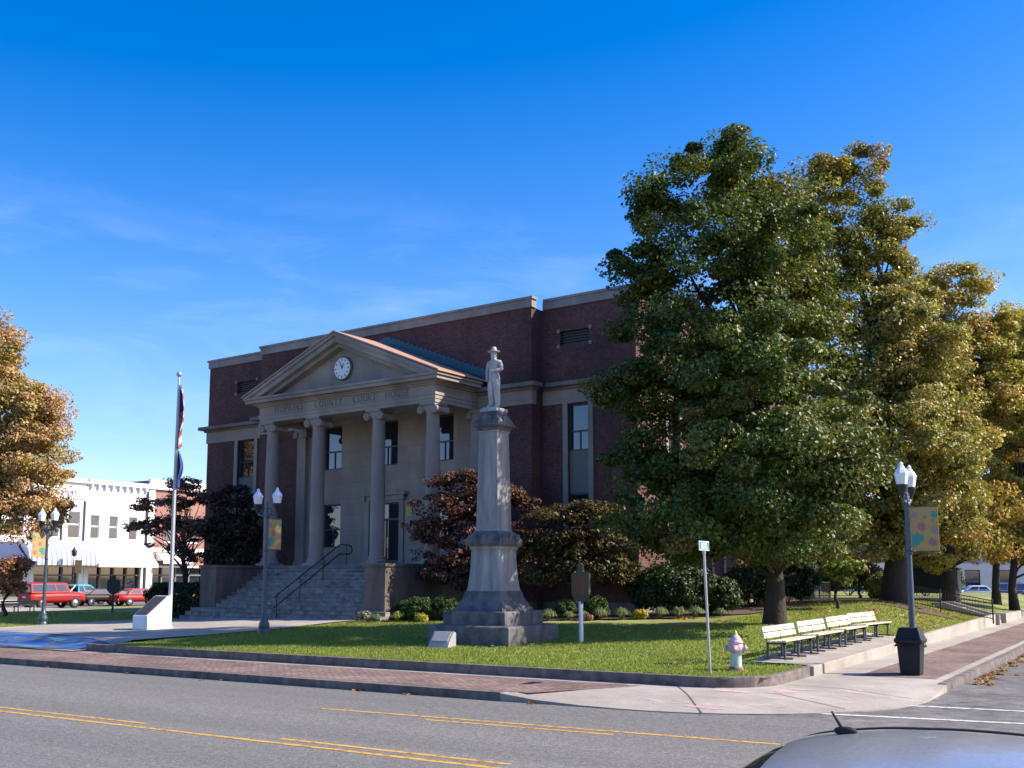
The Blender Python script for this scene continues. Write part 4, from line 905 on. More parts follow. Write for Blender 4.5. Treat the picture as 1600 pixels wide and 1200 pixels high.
# ------------------------------------------------------------------ benches, hydrant, bin, street sign
def bench_proto(label, grp):
    t = thing('park_bench', label, 'bench', (0,0,0), 0, grp); ln = 2.55    # local: y along the bench, x towards its front
    m = MB()
    for z,x in ((.565,-.11),(.72,-.145)): m.cbox((x,0,z),(.035,ln,.135),0,Matrix.Rotation(R(-12),3,'Y'))
    m.build('backrest', M['bench_wood'], t, bevel=.006)
    m = MB()
    for i in range(4): m.cbox((.02+i*.125,0,.43+.008*i),(.105,ln,.035))
    m.build('seat', M['bench_wood'], t, bevel=.006)
    for y in (-1.12,-.02,1.08):
        m = MB(); m.cbox((-.06,y,.21),(.05,.055,.42)); m.cbox((.36,y,.205),(.05,.055,.41)); m.cbox((.17,y,.385),(.5,.055,.05)); m.cbox((.2,y,.03),(.72,.05,.04))
        m.tube([(-.06,y,.40),(-.10,y,.55),(-.17,y,.80)],.022,6); m.build('leg_frame', M['bench_metal'], t)
    return t
bg_ = 'pale slatted benches in a row by the side street'
names = ['first pale slatted bench in the row, nearest the fire hydrant','second pale slatted bench in the row, counted from the fire hydrant','third slatted bench from the hydrant, partly shaded by the tree','last slatted bench of the row, farthest from the hydrant, mostly in shade']
b0 = bench_proto(names[0], bg_)
for i in range(4):
    b = b0 if i == 0 else copy_tree(b0); b.location = (*S(-8.45,26.6+2.82*i)[:2], tz(-8.45,26.6+2.82*i)+.03); b.rotation_euler = (0,0,RS+(R(-5) if i == 3 else 0)); b['label'] = names[i]
for i,(e,d,lb) in enumerate(((-60.6,36.2,'dark bench on the far left pavement, nearer the lawn corner'),(-62.5,40.5,'dark bench on the far left pavement behind the other one'))):
    b = copy_tree(b0); b.location = (*S(e,d)[:2], tz(e,d)); b.rotation_euler = (0,0,RS+R(180)); b['label'] = lb; b['group'] = 'dark benches on the left pavement'
    for c_ in kids(b): c_.data = c_.data.copy(); c_.data.materials[0] = M['dark_metal']
hy = thing('fire_hydrant', 'pink and green painted fire hydrant on the grass near the corner', 'fire hydrant', (5.0,23.75,TZ(5.0,23.75)-.03), R(-20))
m = MB(); m.lathe([(.17,0),(.175,.03),(.165,.07),(.16,.10),(.13,.12)], n=20); m.build('base_flange', M['rust'], hy)
m = MB(); m.lathe([(.125,.11),(.125,.36),(.118,.44)], n=20); m.build('barrel', M['hyd_green'], hy)
m = MB(); m.lathe([(.13,.43),(.16,.45),(.17,.52),(.16,.60),(.135,.62)], n=20)
for s in (-1,1): m.rings([[(s*x,.055*k*math.cos(2*math.pi*j/12),.52+.055*k*math.sin(2*math.pi*j/12)) for j in range(12)] for x,k in ((.13,1),(.2,1),(.205,1.2),(.235,1.2),(.24,.5),(.265,.45))])
m.rings([[(.075*k*math.cos(2*math.pi*j/14),-y,.51+.075*k*math.sin(2*math.pi*j/14)) for j in range(14)] for y,k in ((.13,1),(.2,1),(.205,1.18),(.24,1.15),(.245,.4),(.275,.35))]); m.build('nozzle_section', M['hyd_pink'], hy)
m = MB(); m.lathe([(.135,.61),(.165,.63),(.165,.665),(.14,.68),(.125,.72),(.10,.77),(.06,.81),(.045,.82)], n=20)
for k in range(8): a = 2*math.pi*k/8; m.lathe([(.012,.64),(.014,.685),(.002,.69)], (.148*math.cos(a),.148*math.sin(a),0), 6)
m.build('bonnet', M['hyd_pink'], hy)
m = MB(); m.lathe([(.048,.815),(.04,.86),(.022,.90),(.006,.91)], n=8); m.build('operating_nut', M['hyd_yellow'], hy)
tb = thing('trash_can', 'square black plastic trash can with hooded lid on brick pavement', 'trash can', (9.36,24.95,.156), RS)
m = MB(); m.sq([(.215,0),(.22,.02),(.265,.74),(.268,.76)]); m.build('bin', M['trash'], tb, bevel=.025)
m = MB(); m.sq([(.275,.72),(.315,.76),(.315,.83),(.285,.86),(.225,1.07),(.215,1.09)]); lid = m.build('lid', M['trash'], tb, bevel=.02)
m = MB()
for s in (-1,1): m.cbox((s*.287,0,.84),(.012,.40,.06)); 
m.build('flap', M['dark_metal'], lid)
for s in (-1,1):
    m = MB(); m.tube([(-.12,s*.30,.70),(-.1,s*.335,.66),(.1,s*.335,.66),(.12,s*.30,.70)],.018,6); m.build('handle', M['trash'], tb)
    m = MB(); m.tube([(s*.30,-.12,.70),(s*.335,-.1,.66),(s*.335,.1,.66),(s*.30,.12,.70)],.018,6); m.build('handle', M['trash'], tb)
sg = thing('street_sign', 'green street name sign on thin steel post at the grass corner', 'street sign', (4.26,22.9,.36), RS+R(3))
sg.rotation_euler = (0, R(-1.8), RS+R(3))
m = MB(); m.tube([(0,0,0),(0,0,2.60)],.03,8); m.build('post', M['galv'], sg)
m = MB(); m.lathe([(.035,2.550),(.04,2.590),(.035,2.670)], n=10); m.build('clamp', M['galv'], sg)
m = MB(); m.box(-.006,.006,-.33,.34,2.640,2.850); sp_ = m.build('plate', M['sign_green'], sg)
m = MB()
for x in (-.010,.007):
    m.box(x,x+.003,-.325,.335,2.825,2.845); m.box(x,x+.003,-.325,.335,2.645,2.658); m.box(x,x+.003,-.325,-.312,2.658,2.825); m.box(x,x+.003,.322,.335,2.658,2.825)
m.build('border', M['sign_white'], sp_)
m = MB()
for x in (-.010,.007):   # the blurred white letters: a wide block of close strokes and a narrow one with a foot
    for k in range(5): m.box(x,x+.003,-.18+k*.052,-.145+k*.052,2.680,2.800)
    m.box(x,x+.003,-.18,.06,2.680,2.702); m.box(x,x+.003,-.18,.06,2.780,2.800); m.box(x,x+.003,.11,.18,2.680,2.800); m.box(x,x+.003,.18,.22,2.680,2.705)
m.build('lettering', M['sign_white'], sp_)

# ------------------------------------------------------------------ railings and stair walls on the right
def fence(name, label, pts, h, seed, zf):
    t = thing(name, label, 'fence', (pts[0][0],pts[0][1],zf(*pts[0])))
    ox, oy, oz = t.location; top = MB(); bars = MB(); posts = []
    for a, b in zip(pts, pts[1:]):
        n = max(2,int(math.dist(a,b)/.14)); k = max(1,int(math.dist(a,b)/1.9))
        za, zb = zf(*a), zf(*b)
        for zz_ in (.12,h-.04): top.tube([(a[0]-ox,a[1]-oy,za-oz+zz_),(b[0]-ox,b[1]-oy,zb-oz+zz_)],.022,6)
        for i in range(n+1): f = i/n; bars.tube([(a[0]+(b[0]-a[0])*f-ox,a[1]+(b[1]-a[1])*f-oy,za+(zb-za)*f-oz+q) for q in (.12,h-.04)],.009,4)
        for i in range(k+1): f = i/k; posts.append((a[0]+(b[0]-a[0])*f-ox,a[1]+(b[1]-a[1])*f-oy,za+(zb-za)*f-oz))
    top.build('rails', M['dark_metal'], t); bars.build('bars', M['dark_metal'], t)
    for p in posts: q = MB(); q.tube([(p[0],p[1],p[2]-.1),(p[0],p[1],p[2]+h+.05)],.035,6); q.build('post', M['dark_metal'], t)
    return t
fz = lambda x,y: TZ(x,y)-.02
fence('iron_fence', 'black iron railing running along the stair to the side street', [(18.6,51.6),(21.35,47.0)], .95, 1, fz)
fence('iron_fence', 'black iron railing farther back beside the court house side entrance', [(14.2,50.5),(16.4,54.5),(15.2,58.5)], 1.0, 2, fz)
st = thing('stair_walls', 'two sloping concrete cheek walls with steps cut through the side lawn', 'steps', (*S(-7.1,55.9)[:2],.15), RS)
for y in (-1.25,1.05):
    m = MB(); m.prism_y([(-2.9,-.1),(.12,-.1),(.12,.48),(-.55,.5),(-2.3,1.02),(-2.9,1.02)], y, y+.22); m.build('cheek_wall', M['concrete'], st, bevel=.015)
m = MB()
for i in range(5): m.box(-.5-i*.4,-.1-i*.4,-1.03,1.05,-.1,.15+i*.15)
m.build('steps', M['concrete'], st)

# ------------------------------------------------------------------ vehicles
def hullrings(st, n=16, p=3.2):
    rg = []
    for (x,z0,z1,hw) in st:
        zc, hz = (z0+z1)/2, (z1-z0)/2; r = []
        for j in range(n):
            a = 2*math.pi*(j+.5)/n; c, s = math.cos(a), math.sin(a); r.append((x, hw*math.copysign(abs(c)**(2/p),c), zc+hz*math.copysign(abs(s)**(2/p),s)))
        rg.append(r)
    return rg
def car(name, label, cat, loc, rz, paint, kind, group=None):
    t = thing(name, label, cat, loc, rz, group)
    P = {'suv':dict(L=4.3,hw=.87,belt=1.10,roof=1.72,st=[(0,.45,1.02,.80),(.08,.38,1.10,.86),(.6,.36,1.12,.87),(2.9,.36,1.14,.87),(3.1,.36,1.13,.87),(4.1,.38,1.08,.86),(4.25,.42,1.02,.84),(4.3,.5,.92,.80)],g=(.02,3.1,.10,2.78),wh=(.85,3.45),r=.36),
         'sedan':dict(L=4.6,hw=.87,belt=.98,roof=1.42,st=[(0,.45,.85,.72),(.1,.36,.98,.82),(.7,.32,1.0,.87),(3.3,.30,.98,.87),(4.2,.32,.86,.85),(4.5,.36,.74,.78),(4.6,.42,.64,.66)],g=(.75,3.5,1.3,2.7),wh=(.95,3.65),r=.32),
         'pickup':dict(L=5.2,hw=.93,belt=1.08,roof=1.72,st=[(0,.5,1.05,.86),(.06,.46,1.10,.92),(2.0,.44,1.10,.93),(3.8,.44,1.10,.93),(4.9,.46,1.04,.91),(5.15,.5,.98,.88),(5.2,.55,.9,.84)],g=(1.9,3.95,2.05,3.2),wh=(1.1,4.2),r=.38)}[kind]
    m = MB(); m.rings(hullrings(P['st'])); b = m.build('body', paint, t)
    x0,x1,x2,x3 = P['g']; bz, rz_, hw = P['belt']-.04, P['roof'], P['hw']*.95; hr_ = hw*.80
    bot = [(x0,-hw,bz),(x1,-hw,bz),(x1,hw,bz),(x0,hw,bz)]; mid = [(x2-.05,-hr_-.02,rz_-.07),(x3+.07,-hr_-.02,rz_-.07),(x3+.07,hr_+.02,rz_-.07),(x2-.05,hr_+.02,rz_-.07)]; top = [(x2+.08,-hr_+.09,rz_),(x3-.1,-hr_+.09,rz_),(x3-.1,hr_-.09,rz_),(x2+.08,hr_-.09,rz_)]
    m = MB(); m.rings([bot,mid,top], False); m.build('cabin', paint, t, bevel=.03)
    def lerp(a,b,k): return tuple(a[i]+(b[i]-a[i])*k for i in range(3))
    def pane(c00,c10,c11,c01,nrm,a0,a1,b0,b1,nm):
        q = []
        for (a,b_) in ((a0,b0),(a1,b0),(a1,b1),(a0,b1)): p = lerp(lerp(c00,c10,a),lerp(c01,c11,a),b_); q.append((p[0]+nrm[0]*.012,p[1]+nrm[1]*.012,p[2]+nrm[2]*.012))
        m = MB(); m.add(q, [(0,1,2,3)]); return m.build(nm, M['car_glass'], t, fix=False)
    cuts = {'suv':((.05,.30),(.34,.64),(.68,.95)),'sedan':((.07,.48),(.52,.93)),'pickup':((.06,.34),(.40,.92))}[kind]
    for s,(i,j) in ((-1,(0,1)),(1,(3,2))):
        for a0,a1 in cuts: pane(bot[i],bot[j],mid[j],mid[i],(0,s,.2),a0,a1,.14,.94,'side_window')
    pane(bot[1],bot[2],mid[2],mid[1],(1,0,.4),.06,.94,.1,.93,'windscreen'); pane(bot[0],bot[3],mid[3],mid[0],(-1,0,.3),.07,.93,.12,.92,'rear_window')
    for x in P['wh']:
        for s in (-1,1):
            y = s*(P['hw']-.10); r = P['r']
            m = MB(); m.rings([[(x+q*math.cos(2*math.pi*j/20),y+s*d,r+q*math.sin(2*math.pi*j/20)) for j in range(20)] for q,d in ((r*.6,-.1),(r,-.1),(r,.09),(r*.93,.115),(r*.62,.115))], True, False); wq = m.build('wheel', M['rubber'], t)
            m = MB(); m.rings([[(x+q*math.cos(2*math.pi*j/20),y+s*d,r+q*math.sin(2*math.pi*j/20)) for j in range(20)] for q,d in ((r*.62,.10),(r*.5,.112),(r*.25,.10),(r*.12,.125))], True, True); m.build('rim', M['chrome'], wq)
    L_ = P['L']; hw = P['hw']
    for s in (-1,1):
        m = MB(); m.cbox((.06,s*hw*.80,.82 if kind != 'sedan' else .78),(.06,.2,.2 if kind != 'sedan' else .14)); m.build('tail_light', M['tail'], t)
        m = MB(); m.cbox((L_-.10 if kind != 'sedan' else L_-.2,s*hw*.72,.78 if kind != 'sedan' else .62),(.14,.28,.14)); m.build('headlight', M['head'], t)
    for x,nm in ((-.02,'rear_bumper'),(L_-.05,'front_bumper')): m = MB(); m.cbox((x+.02,0,.5),(.14,hw*1.75,.17)); m.build(nm, M['dark_metal'] if kind != 'sedan' else paint, t, bevel=.03)
    if kind == 'suv':
        m = MB()
        for s in (-1,1): m.box(.5,4.05,s*hw-.012,s*hw+.012,.76,.80); m.tube([(.5,s*.6,1.75),(2.3,s*.6,1.75)],.02,6)
        m.build('side_trim', M['dark_metal'], t)
        m = MB(); m.box(-.012,.0,-.18,.18,.72,.84); m.build('number_plate', M['white'], t)
    if kind == 'pickup':
        m = MB(); m.box(.12,1.85,-.78,.78,1.095,1.115); m.build('bed_opening', M['rubber'], t)
        m = MB()
        for s in (-1,1): m.tube([(1.2,s*.7,1.1),(1.75,s*.66,1.66)],.05,6)
        m.tube([(1.75,-.66,1.66),(1.75,.66,1.66)],.04,6); m.build('roll_bar', M['white'], t)
    return t
def street_car(e, d, dr, *a, **k): pass
HD = RS+R(90)
x,y,_ = S(-72.7,47.6); suv = car('parked_car','red boxy estate car with dark trim on the left street','car',(x,y,0),HD,M['red_paint'],'suv'); suv.scale = (1.08,1.04,1.13)
x,y,_ = S(-80.0,54.9); car('pickup_truck','bright turquoise pickup truck behind the red estate car','pickup truck',(x,y,0),HD,M['teal_paint'],'pickup')
x,y,_ = S(-76.4,54.6); car('parked_car','dark maroon car with bright wheels ahead of the red estate','car',(x,y,0),HD-R(6),M['dark_paint'],'sedan')
x,y,_ = S(-73.9,56.4); car('parked_car','bright red car half hidden by the clipped hedge','car',(x,y,0),HD-R(8),M['red_paint'],'sedan')
for X,Y,rz,pt,kd,lb in ((52.3,114,R(175),'white_car','sedan','white car parked beyond the trees, nearest the dumpster-dark shrubs'),(56.2,116,R(178),'blue_car','suv','dark blue car between two tree trunks far right'),(63.2,118,R(2),'white_car','suv','white van-like car at the far right edge')):
    car('parked_car',lb,'car',(X,Y,0),rz,M[pt],kd)

# near sedan: only its roof reaches into the picture
ns = thing('parked_car','silver blue sedan in the foreground with short black roof antenna','car',(*S(-3.175,5.58)[:2],-.03),RS+R(3)); ns.rotation_euler = (R(2.6),0,RS+R(3))
def interp(x, xs, ys): return float(np.interp(x, xs, ys))
m = MB(); m.rings(hullrings([(0,.5,.86,.74),(.06,.36,1.02,.83),(.25,.28,1.06,.89),(.8,.24,1.06,.93),(1.6,.22,1.04,.94),(2.6,.22,1.03,.94),(3.5,.24,1.02,.93),(4.2,.26,.93,.90),(4.5,.30,.82,.80),(4.62,.38,.70,.64)],28,3.4)); m.build('body', M['silver_car'], ns)
gx = np.linspace(.62,3.62,61); kx = [.62,.9,1.2,1.36,1.55,1.8,2.2,2.5,2.75,2.9,3.25,3.62]; kz = [1.06,1.28,1.50,1.585,1.62,1.65,1.665,1.66,1.635,1.58,1.33,1.03]
kern = np.array([1,2,3,2,1])/9.; zs_ = np.interp(gx,kx,kz); zp = np.pad(zs_,2,'edge'); zs_ = np.convolve(zp,kern,'valid')
def xsec(x, z):
    e = .70-.05*abs((x-2.1)/1.5)**2; hb = .86; r = [];
    zb = min(1.0, z-.03)
    for k in np.linspace(0,1,5): r.append((hb+(e+.02-hb)*k, zb+(z-.068-zb)*k))
    for k in np.linspace(.12,1,12): yy = e*(1-k); r.append((yy if k < 1 else 0, z-.062*(yy/e)**2.2))
    return r
rows = []
for x,z in zip(gx,zs_):
    h_ = xsec(x,float(z)); rows.append([(float(x),y,zz_) for y,zz_ in h_]+[(float(x),-y,zz_) for y,zz_ in h_[-2::-1]])
nc = len(rows[0]); parts = {'roof':MB(),'side_window':MB(),'windscreen':MB(),'rear_window':MB(),'pillar':MB()}
sets = {k:[] for k in parts}
for i in range(len(rows)-1):
    for j in range(nc-1):
        x = (gx[i]+gx[i+1])/2; jj = min(j, nc-2-j)
        if jj < 4: k = 'pillar' if (x < 1.05 or x > 3.1 or 2.02 < x < 2.14 or jj >= 3 and x > 2.75+.0) else 'side_window'
        elif x < 1.37: k = 'rear_window' if jj > 5 else 'pillar'
        elif x > 2.74: k = 'windscreen' if jj > 5 else 'pillar'
        else: k = 'roof'
        sets[k].append((rows[i][j],rows[i][j+1],rows[i+1][j+1],rows[i+1][j]))
for k, q in sets.items():
    idx = {}; mb = parts[k]
    for f in q:
        fi = []
        for p in f:
            kk = tuple(round(c,5) for c in p)
            if kk not in idx: idx[kk] = len(mb.v); mb.v.append(p)
            fi.append(idx[kk])
        mb.f.append(tuple(fi)); mb.sm.append(True)
    mb.build(k, M['car_glass'] if 'w' in k.split('_')[-1] and k != 'pillar' and k != 'roof' else M['silver_car'], ns)
for s in (-1,1):
    pts = []
    for x in np.linspace(.75,3.4,40):
        z = float(np.interp(x,gx,zs_)); e = .70-.05*abs((x-2.1)/1.5)**2; pts.append((float(x),s*(e+.004),z-.060))
    m = MB(); m.tube(pts,.013,6); m.build('roof_moulding', M['rubber'], ns)
m = MB(); za = float(np.interp(1.72,gx,zs_)); m.ell((1.645,.28,za-.004),.065,.022,.026,12,8); m.tube([(1.63,.28,za+.006),(1.575,.28,za+.098)],[.011,.006],6); m.build('antenna', M['rubber'], ns)
for x in (.95,3.68):
    for s in (-1,1):
        r = .34; y = s*.85
        m = MB(); m.rings([[(x+q*math.cos(2*math.pi*j/24),y+s*d,r+q*math.sin(2*math.pi*j/24)) for j in range(24)] for q,d in ((r*.6,-.1),(r,-.1),(r,.09),(r*.93,.11),(r*.62,.11))], True, False); wq = m.build('wheel', M['rubber'], ns)
        m = MB(); m.rings([[(x+q*math.cos(2*math.pi*j/24),y+s*d,r+q*math.sin(2*math.pi*j/24)) for j in range(24)] for q,d in ((r*.62,.10),(r*.5,.108),(r*.2,.10),(r*.1,.12))], True, True); m.build('rim', M['chrome'], wq)
for s in (-1,1):
    m = MB(); m.ell((.10,s*.66,.82),.10,.14,.08); m.build('tail_light', M['tail'], ns)
    m = MB(); m.ell((4.42,s*.62,.70),.12,.15,.07); m.build('headlight', M['head'], ns)
    m = MB(); m.ell((3.05,s*.97,1.02),.06,.11,.07); m.build('wing_mirror', M['silver_car'], ns)

# ------------------------------------------------------------------ shops across the left street and buildings far right
def shop(name, label, e, d0, d1, top, mw, wins, trim, depth=18):
    """local x towards the street, y along it; the front stands on x = 0"""
    t = thing(name, label, 'shop building', (*S(e,d0)[:2],0), RS); W_ = d1-d0
    m = MB(); holes = [(a,b,c,d) for a,b,c,d in wins]+[(.5,W_-.5,.3,3.3)]
    wall(m, (0,0),(W_,top), 0, holes, 'u', .3, -1)
    for y in (0,W_): m.add([(0,y,0),(-depth,y,0),(-depth,y,top),(0,y,top)], [(0,1,2,3)])
    m.add([(-depth,0,0),(-depth,W_,0),(-depth,W_,top),(-depth,0,top)], [(0,1,2,3)]); m.build('wall', mw, t, fix=False)
    m = MB(); m.box(-depth+.1,-.35,.05,W_-.05,top-.7,top-.6); m.build('roof', M['flat_roof'], t)
    for a,b,c,d in wins:
        f = MB(); f.box(-.22,-.14,a,a+.09,c,d); f.box(-.22,-.14,b-.09,b,c,d); f.box(-.22,-.14,a+.09,b-.09,(c+d)/2-.06,(c+d)/2+.06); f.box(-.22,-.14,a+.09,b-.09,d-.09,d); f.box(-.1,.08,a-.08,b+.08,c-.14,c)
        fo = f.build('window', trim, t); p = MB(); p.box(-.19,-.17,a+.05,b-.05,c+.05,d-.05); p.build('pane', M['glass'], fo)
    m = MB(); m.box(-.6,-.5,.5,W_-.5,.3,3.3); m.build('shop_window', M['glass'], t)
    m = MB(); n = max(2,int(W_/1.7))
    for i in range(n+1): y = .5+(W_-1)*i/n; m.box(-.5,-.3,y-.09,y+.09,.05,3.3)
    m.box(-.48,-.32,.5,W_-.5,.05,.6); m.box(-.48,-.32,.5,W_-.5,2.45,2.6); m.build('shopfront_frame', M['shopfront'], t); return t, W_
def awning(t, y0, y1, z0, z1, outw, mt, curved, name='awning'):
    n = 8; pr = []
    for i in range(n+1):
        k = i/n; pr.append((outw*(math.sin(k*math.pi/2) if curved else k), z1-(z1-z0)*(1-math.cos(k*math.pi/2) if curved else k)))
    m = MB(); v = []; f = []
    for x,z in pr: v += [(x,y0,z),(x,y1,z)]
    v += [(outw,y0,z0-.3),(outw,y1,z0-.3)]
    for i in range(n+1): f.append((2*i,2*i+1,2*i+3,2*i+2))
    m.add(v, f, False)
    for y in (y0,y1): m.add([(x,y,z) for x,z in pr]+[(0,y,z0)], [tuple(range(n+2))])
    return m.build(name, mt, t, fix=False)
FE = -88
t, W_ = shop('shop_building','white two storey shop with blue awning at the far left behind the autumn tree',FE,46,57.9,11.4,M['facade_white'],[(1.4,2.7,6.1,8.5),(4.4,5.7,6.1,8.5),(7.4,8.7,6.1,8.5),(9.9,11.2,6.1,8.5)],M['white'])
awning(t, .3, 11.4, 3.7, 5.5, 2.0, M['blue_awning'], False)
t, W_ = shop('shop_building','white two storey shop with flat headed windows and striped curved awning',FE,57.95,63.6,11.75,M['facade_white'],[(.55,1.75,6.1,8.55),(1.95,2.8,6.1,8.55),(3.75,5.05,6.1,8.55)],M['white'])
awning(t, -1.2, 6.0, 3.75, 5.75, 1.9, M['stripes'], True)
m = MB()
for i in range(12): m.box(.0,.16,3.0+i*.2,3.08+i*.2,10.0,10.5)
m.box(0,.1,0,5.6,9.75,9.85); m.box(0,.3,0,5.65,11.3,11.5); m.build('cornice', M['facade_trim'], t)
m = MB()
for y in (3.05,5.45): m.box(0,.09,y-.09,y+.09,3.4,9.6)
m.build('downpipe', M['dark_metal'], t)
t, W_ = shop('shop_building','white shop with arched upper windows, bracketed cornice and plain white awning',FE,63.65,70.75,11.7,M['facade_white'],[(.5,1.5,6.1,8.35),(2.6,3.6,6.1,8.35),(4.9,5.9,6.1,8.35)],M['white'])
m = MB(); m.box(0,.35,0,7.1,11.3,11.75)
for i in range(9): y = .35+i*.8; m.box(0,.3,y-.1,y+.1,10.95,11.3); m.box(0,.16,y-.06,y+.06,10.75,10.95)
m.build('cornice', M['facade_trim'], t)
m = MB()
for a in (.5,2.6,4.9):
    pts = [(a-.12+1.24*(1-math.cos(k*math.pi/8))/2, 8.30+.42*math.sin(k*math.pi/8)) for k in range(9)]; m.prism_x(pts, .0, .08)
m.build('window_hood', M['facade_trim'], t)
awning(t, .1, 7.0, 3.6, 5.6, 2.1, M['white'], False)
m = MB(); m.box(0,.12,7.1-.2,7.1-.05,0,11.2); m.build('downpipe', M['dark_metal'], t)
t, W_ = shop('shop_building','red brick shop with white parapet beyond the dark leaved tree',FE,70.8,82.5,12.15,M['red_brick'],[(2.2,3.4,6.0,8.2),(5.2,6.4,6.0,8.2),(8.2,9.4,6.0,8.2)],M['white'])
m = MB(); m.box(0,.3,-.05,11.7,11.3,12.3); m.box(0,.12,0,.75,0,11.3); m.box(0,.1,.75,11.6,4.9,5.3); m.box(0,.1,.75,11.6,3.3,3.5); m.build('white_trim', M['facade_white'], t)
awning(t, 1.2, 5.0, 4.0, 4.8, 1.2, M['white'], False)
t, W_ = shop('shop_building','low brick shop at the end of the left street behind the court house',FE,82.6,104,9.0,M['red_brick'],[(3+i*4,4.3+i*4,5.2,7.2) for i in range(4)],M['white'])
def block(name, label, X, Y, rz, sx, sy_, h, mw, wins):
    t = thing(name, label, 'building', (X,Y,0), rz); m = MB(); wall(m, (-sx/2,0),(sx/2,h), -sy_/2, wins, 'v', .25)
    for x in (-sx/2,sx/2): m.add([(x,-sy_/2,0),(x,sy_/2,0),(x,sy_/2,h),(x,-sy_/2,h)], [(0,1,2,3)])
    m.add([(-sx/2,sy_/2,0),(sx/2,sy_/2,0),(sx/2,sy_/2,h),(-sx/2,sy_/2,h)], [(0,1,2,3)]); m.build('wall', mw, t, fix=False)
    m = MB(); m.box(-sx/2-.2,sx/2+.2,-sy_/2-.2,sy_/2+.2,h,h+.25); m.build('roof', M['flat_roof'], t)
    for a,b,c,d in wins:
        f = MB(); f.box(a,a+.1,-sy_/2+.1,-sy_/2+.2,c,d); f.box(b-.1,b,-sy_/2+.1,-sy_/2+.2,c,d); f.box(a+.1,b-.1,-sy_/2+.1,-sy_/2+.2,d-.1,d); fo = f.build('window', M['frame'], t)
        p = MB(); p.box(a+.05,b-.05,-sy_/2+.14,-sy_/2+.16,c,d-.05); p.build('pane', M['glass'], fo)
    return t
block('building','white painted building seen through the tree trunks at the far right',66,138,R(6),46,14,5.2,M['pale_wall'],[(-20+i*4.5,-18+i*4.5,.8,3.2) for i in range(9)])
block('building','pale low building seen under the trees behind the iron railing',33,128,R(-8),17,12,5.5,M['tan'],[(-6.5,-5,.8,2.8),(-2,-.5,.8,2.8),(3,4.5,.8,2.8)])
bx_ = thing('utility_cabinet','dark box shaped utility cabinet behind the tree trunk and railing','cabinet',(24.9,62.5,TZ(24.9,62.5)),RS)
m = MB(); m.box(-1.5,1.5,-.6,.6,.35,1.75); m.build('cabinet', M['dark_metal'], bx_, bevel=.04)
m = MB(); m.box(-1.56,1.56,-.66,.66,1.75,1.83); m.build('lid', M['dark_metal'], bx_)
m = MB(); m.box(-1.4,-1.2,-.5,.5,0,.35); m.box(1.2,1.4,-.5,.5,0,.35); m.build('foot', M['concrete'], bx_)

# ------------------------------------------------------------------ trees
def PB(lst, Y, kd=.95):      # crown masses: (x, y, rx, ry[, dY]) in photograph pixels at depth Y -> metres
    k = 1647.0/Y; res = []
    for b in lst:
        dy = b[4] if len(b) > 4 else 0; p = at(b[0], b[1], Y); res.append((p[0], p[1]+dy, p[2], b[2]/k, (b[2]+b[3])/2/k*kd, b[3]/k))
    return res
GREEN = [((.055,.09,.016),4),((.082,.118,.02),4),((.125,.15,.03),3),((.175,.175,.036),1.6),((.21,.14,.04),.5)]
OLIVE = [((.125,.15,.027),3),((.21,.225,.04),4),((.30,.28,.06),3),((.42,.31,.09),2),((.42,.23,.09),.8)]
GOLD = [((.32,.30,.055),3),((.46,.39,.085),3),((.54,.39,.115),3),((.50,.28,.09),1.2),((.24,.26,.045),2)]
AUT = [((.44,.30,.12),4),((.50,.30,.15),3.5),((.36,.29,.08),3),((.22,.21,.045),2),((.46,.23,.13),1.6)]
t1 = PB([(1008,430,46,55),(1022,330,42,58),(978,412,38,32),(1002,610,56,60),(995,710,50,60),(1275,420,55,60),(1290,520,50,60),(1010,462,42,40),(1003,530,45,48),(1095,300,82,80),(1162,240,38,46),(1150,280,64,48),(1212,310,48,45),(1050,262,36,36),(1085,420,108,90),(1195,400,95,100),(1070,555,90,90),(1190,555,120,105),(1045,680,92,92),(1160,690,125,110),(1275,690,75,95),(1050,790,92,75),(1150,805,120,72),(1265,815,90,66),(985,400,34,26),(1240,330,45,50),(975,620,40,36),(1250,500,70,80),(1120,640,105,105,-3),(1130,500,95,95,-2.5),(1140,760,100,80,-3.5),(1180,370,75,75,-1.5),(1040,840,70,40),(1120,855,90,34),(1220,858,80,34),(1300,840,60,42),(1070,830,80,46,-3.5),(1190,838,90,45,-3.5),(1100,430,80,78,-3.4),(1190,420,72,72,-3.4),(1130,600,90,88,-4),(1210,690,85,80,-4.2),(1090,730,80,70,-4),(1150,330,60,60,-2.2),(1040,560,50,55,-3.5)],36.2,1.1)+PB([(1285,775,66,55),(1210,785,66,52),(1335,725,48,48),(1250,700,55,50)],32.0,.8)
tree('maple_tree','tallest dark green maple at the lawn corner behind the benches',(9.1,36.75,TZ(9.1,36.75)-.05),.30,t1,720,380,.112,GREEN,11,(.34,1.2),'maples on the court house lawn',
     pos_pal=lambda p,r: (r.random(len(p)) < np.clip((p[:,0]+.5)/11+.05,0,.30), np.array([.16,.135,.035])*(.8+.5*r.random((len(p),1)))))
t2 = PB([(1350,255,28,32),(1280,272,38,38),(1320,310,78,60),(1400,345,42,36),(1365,390,75,62),(1290,410,80,85),(1330,500,105,90),(1405,470,62,75),(1385,600,95,95),(1310,640,90,100),(1440,600,60,80),(1445,690,80,95),(1370,760,105,85),(1455,800,75,66),(1490,845,48,40),(1300,780,80,70),(1390,700,80,80,-3),(1450,760,60,60,-2),(1440,840,70,46),(1380,845,70,40),(1300,850,60,35),(1410,540,60,60,-2)],49,.8)
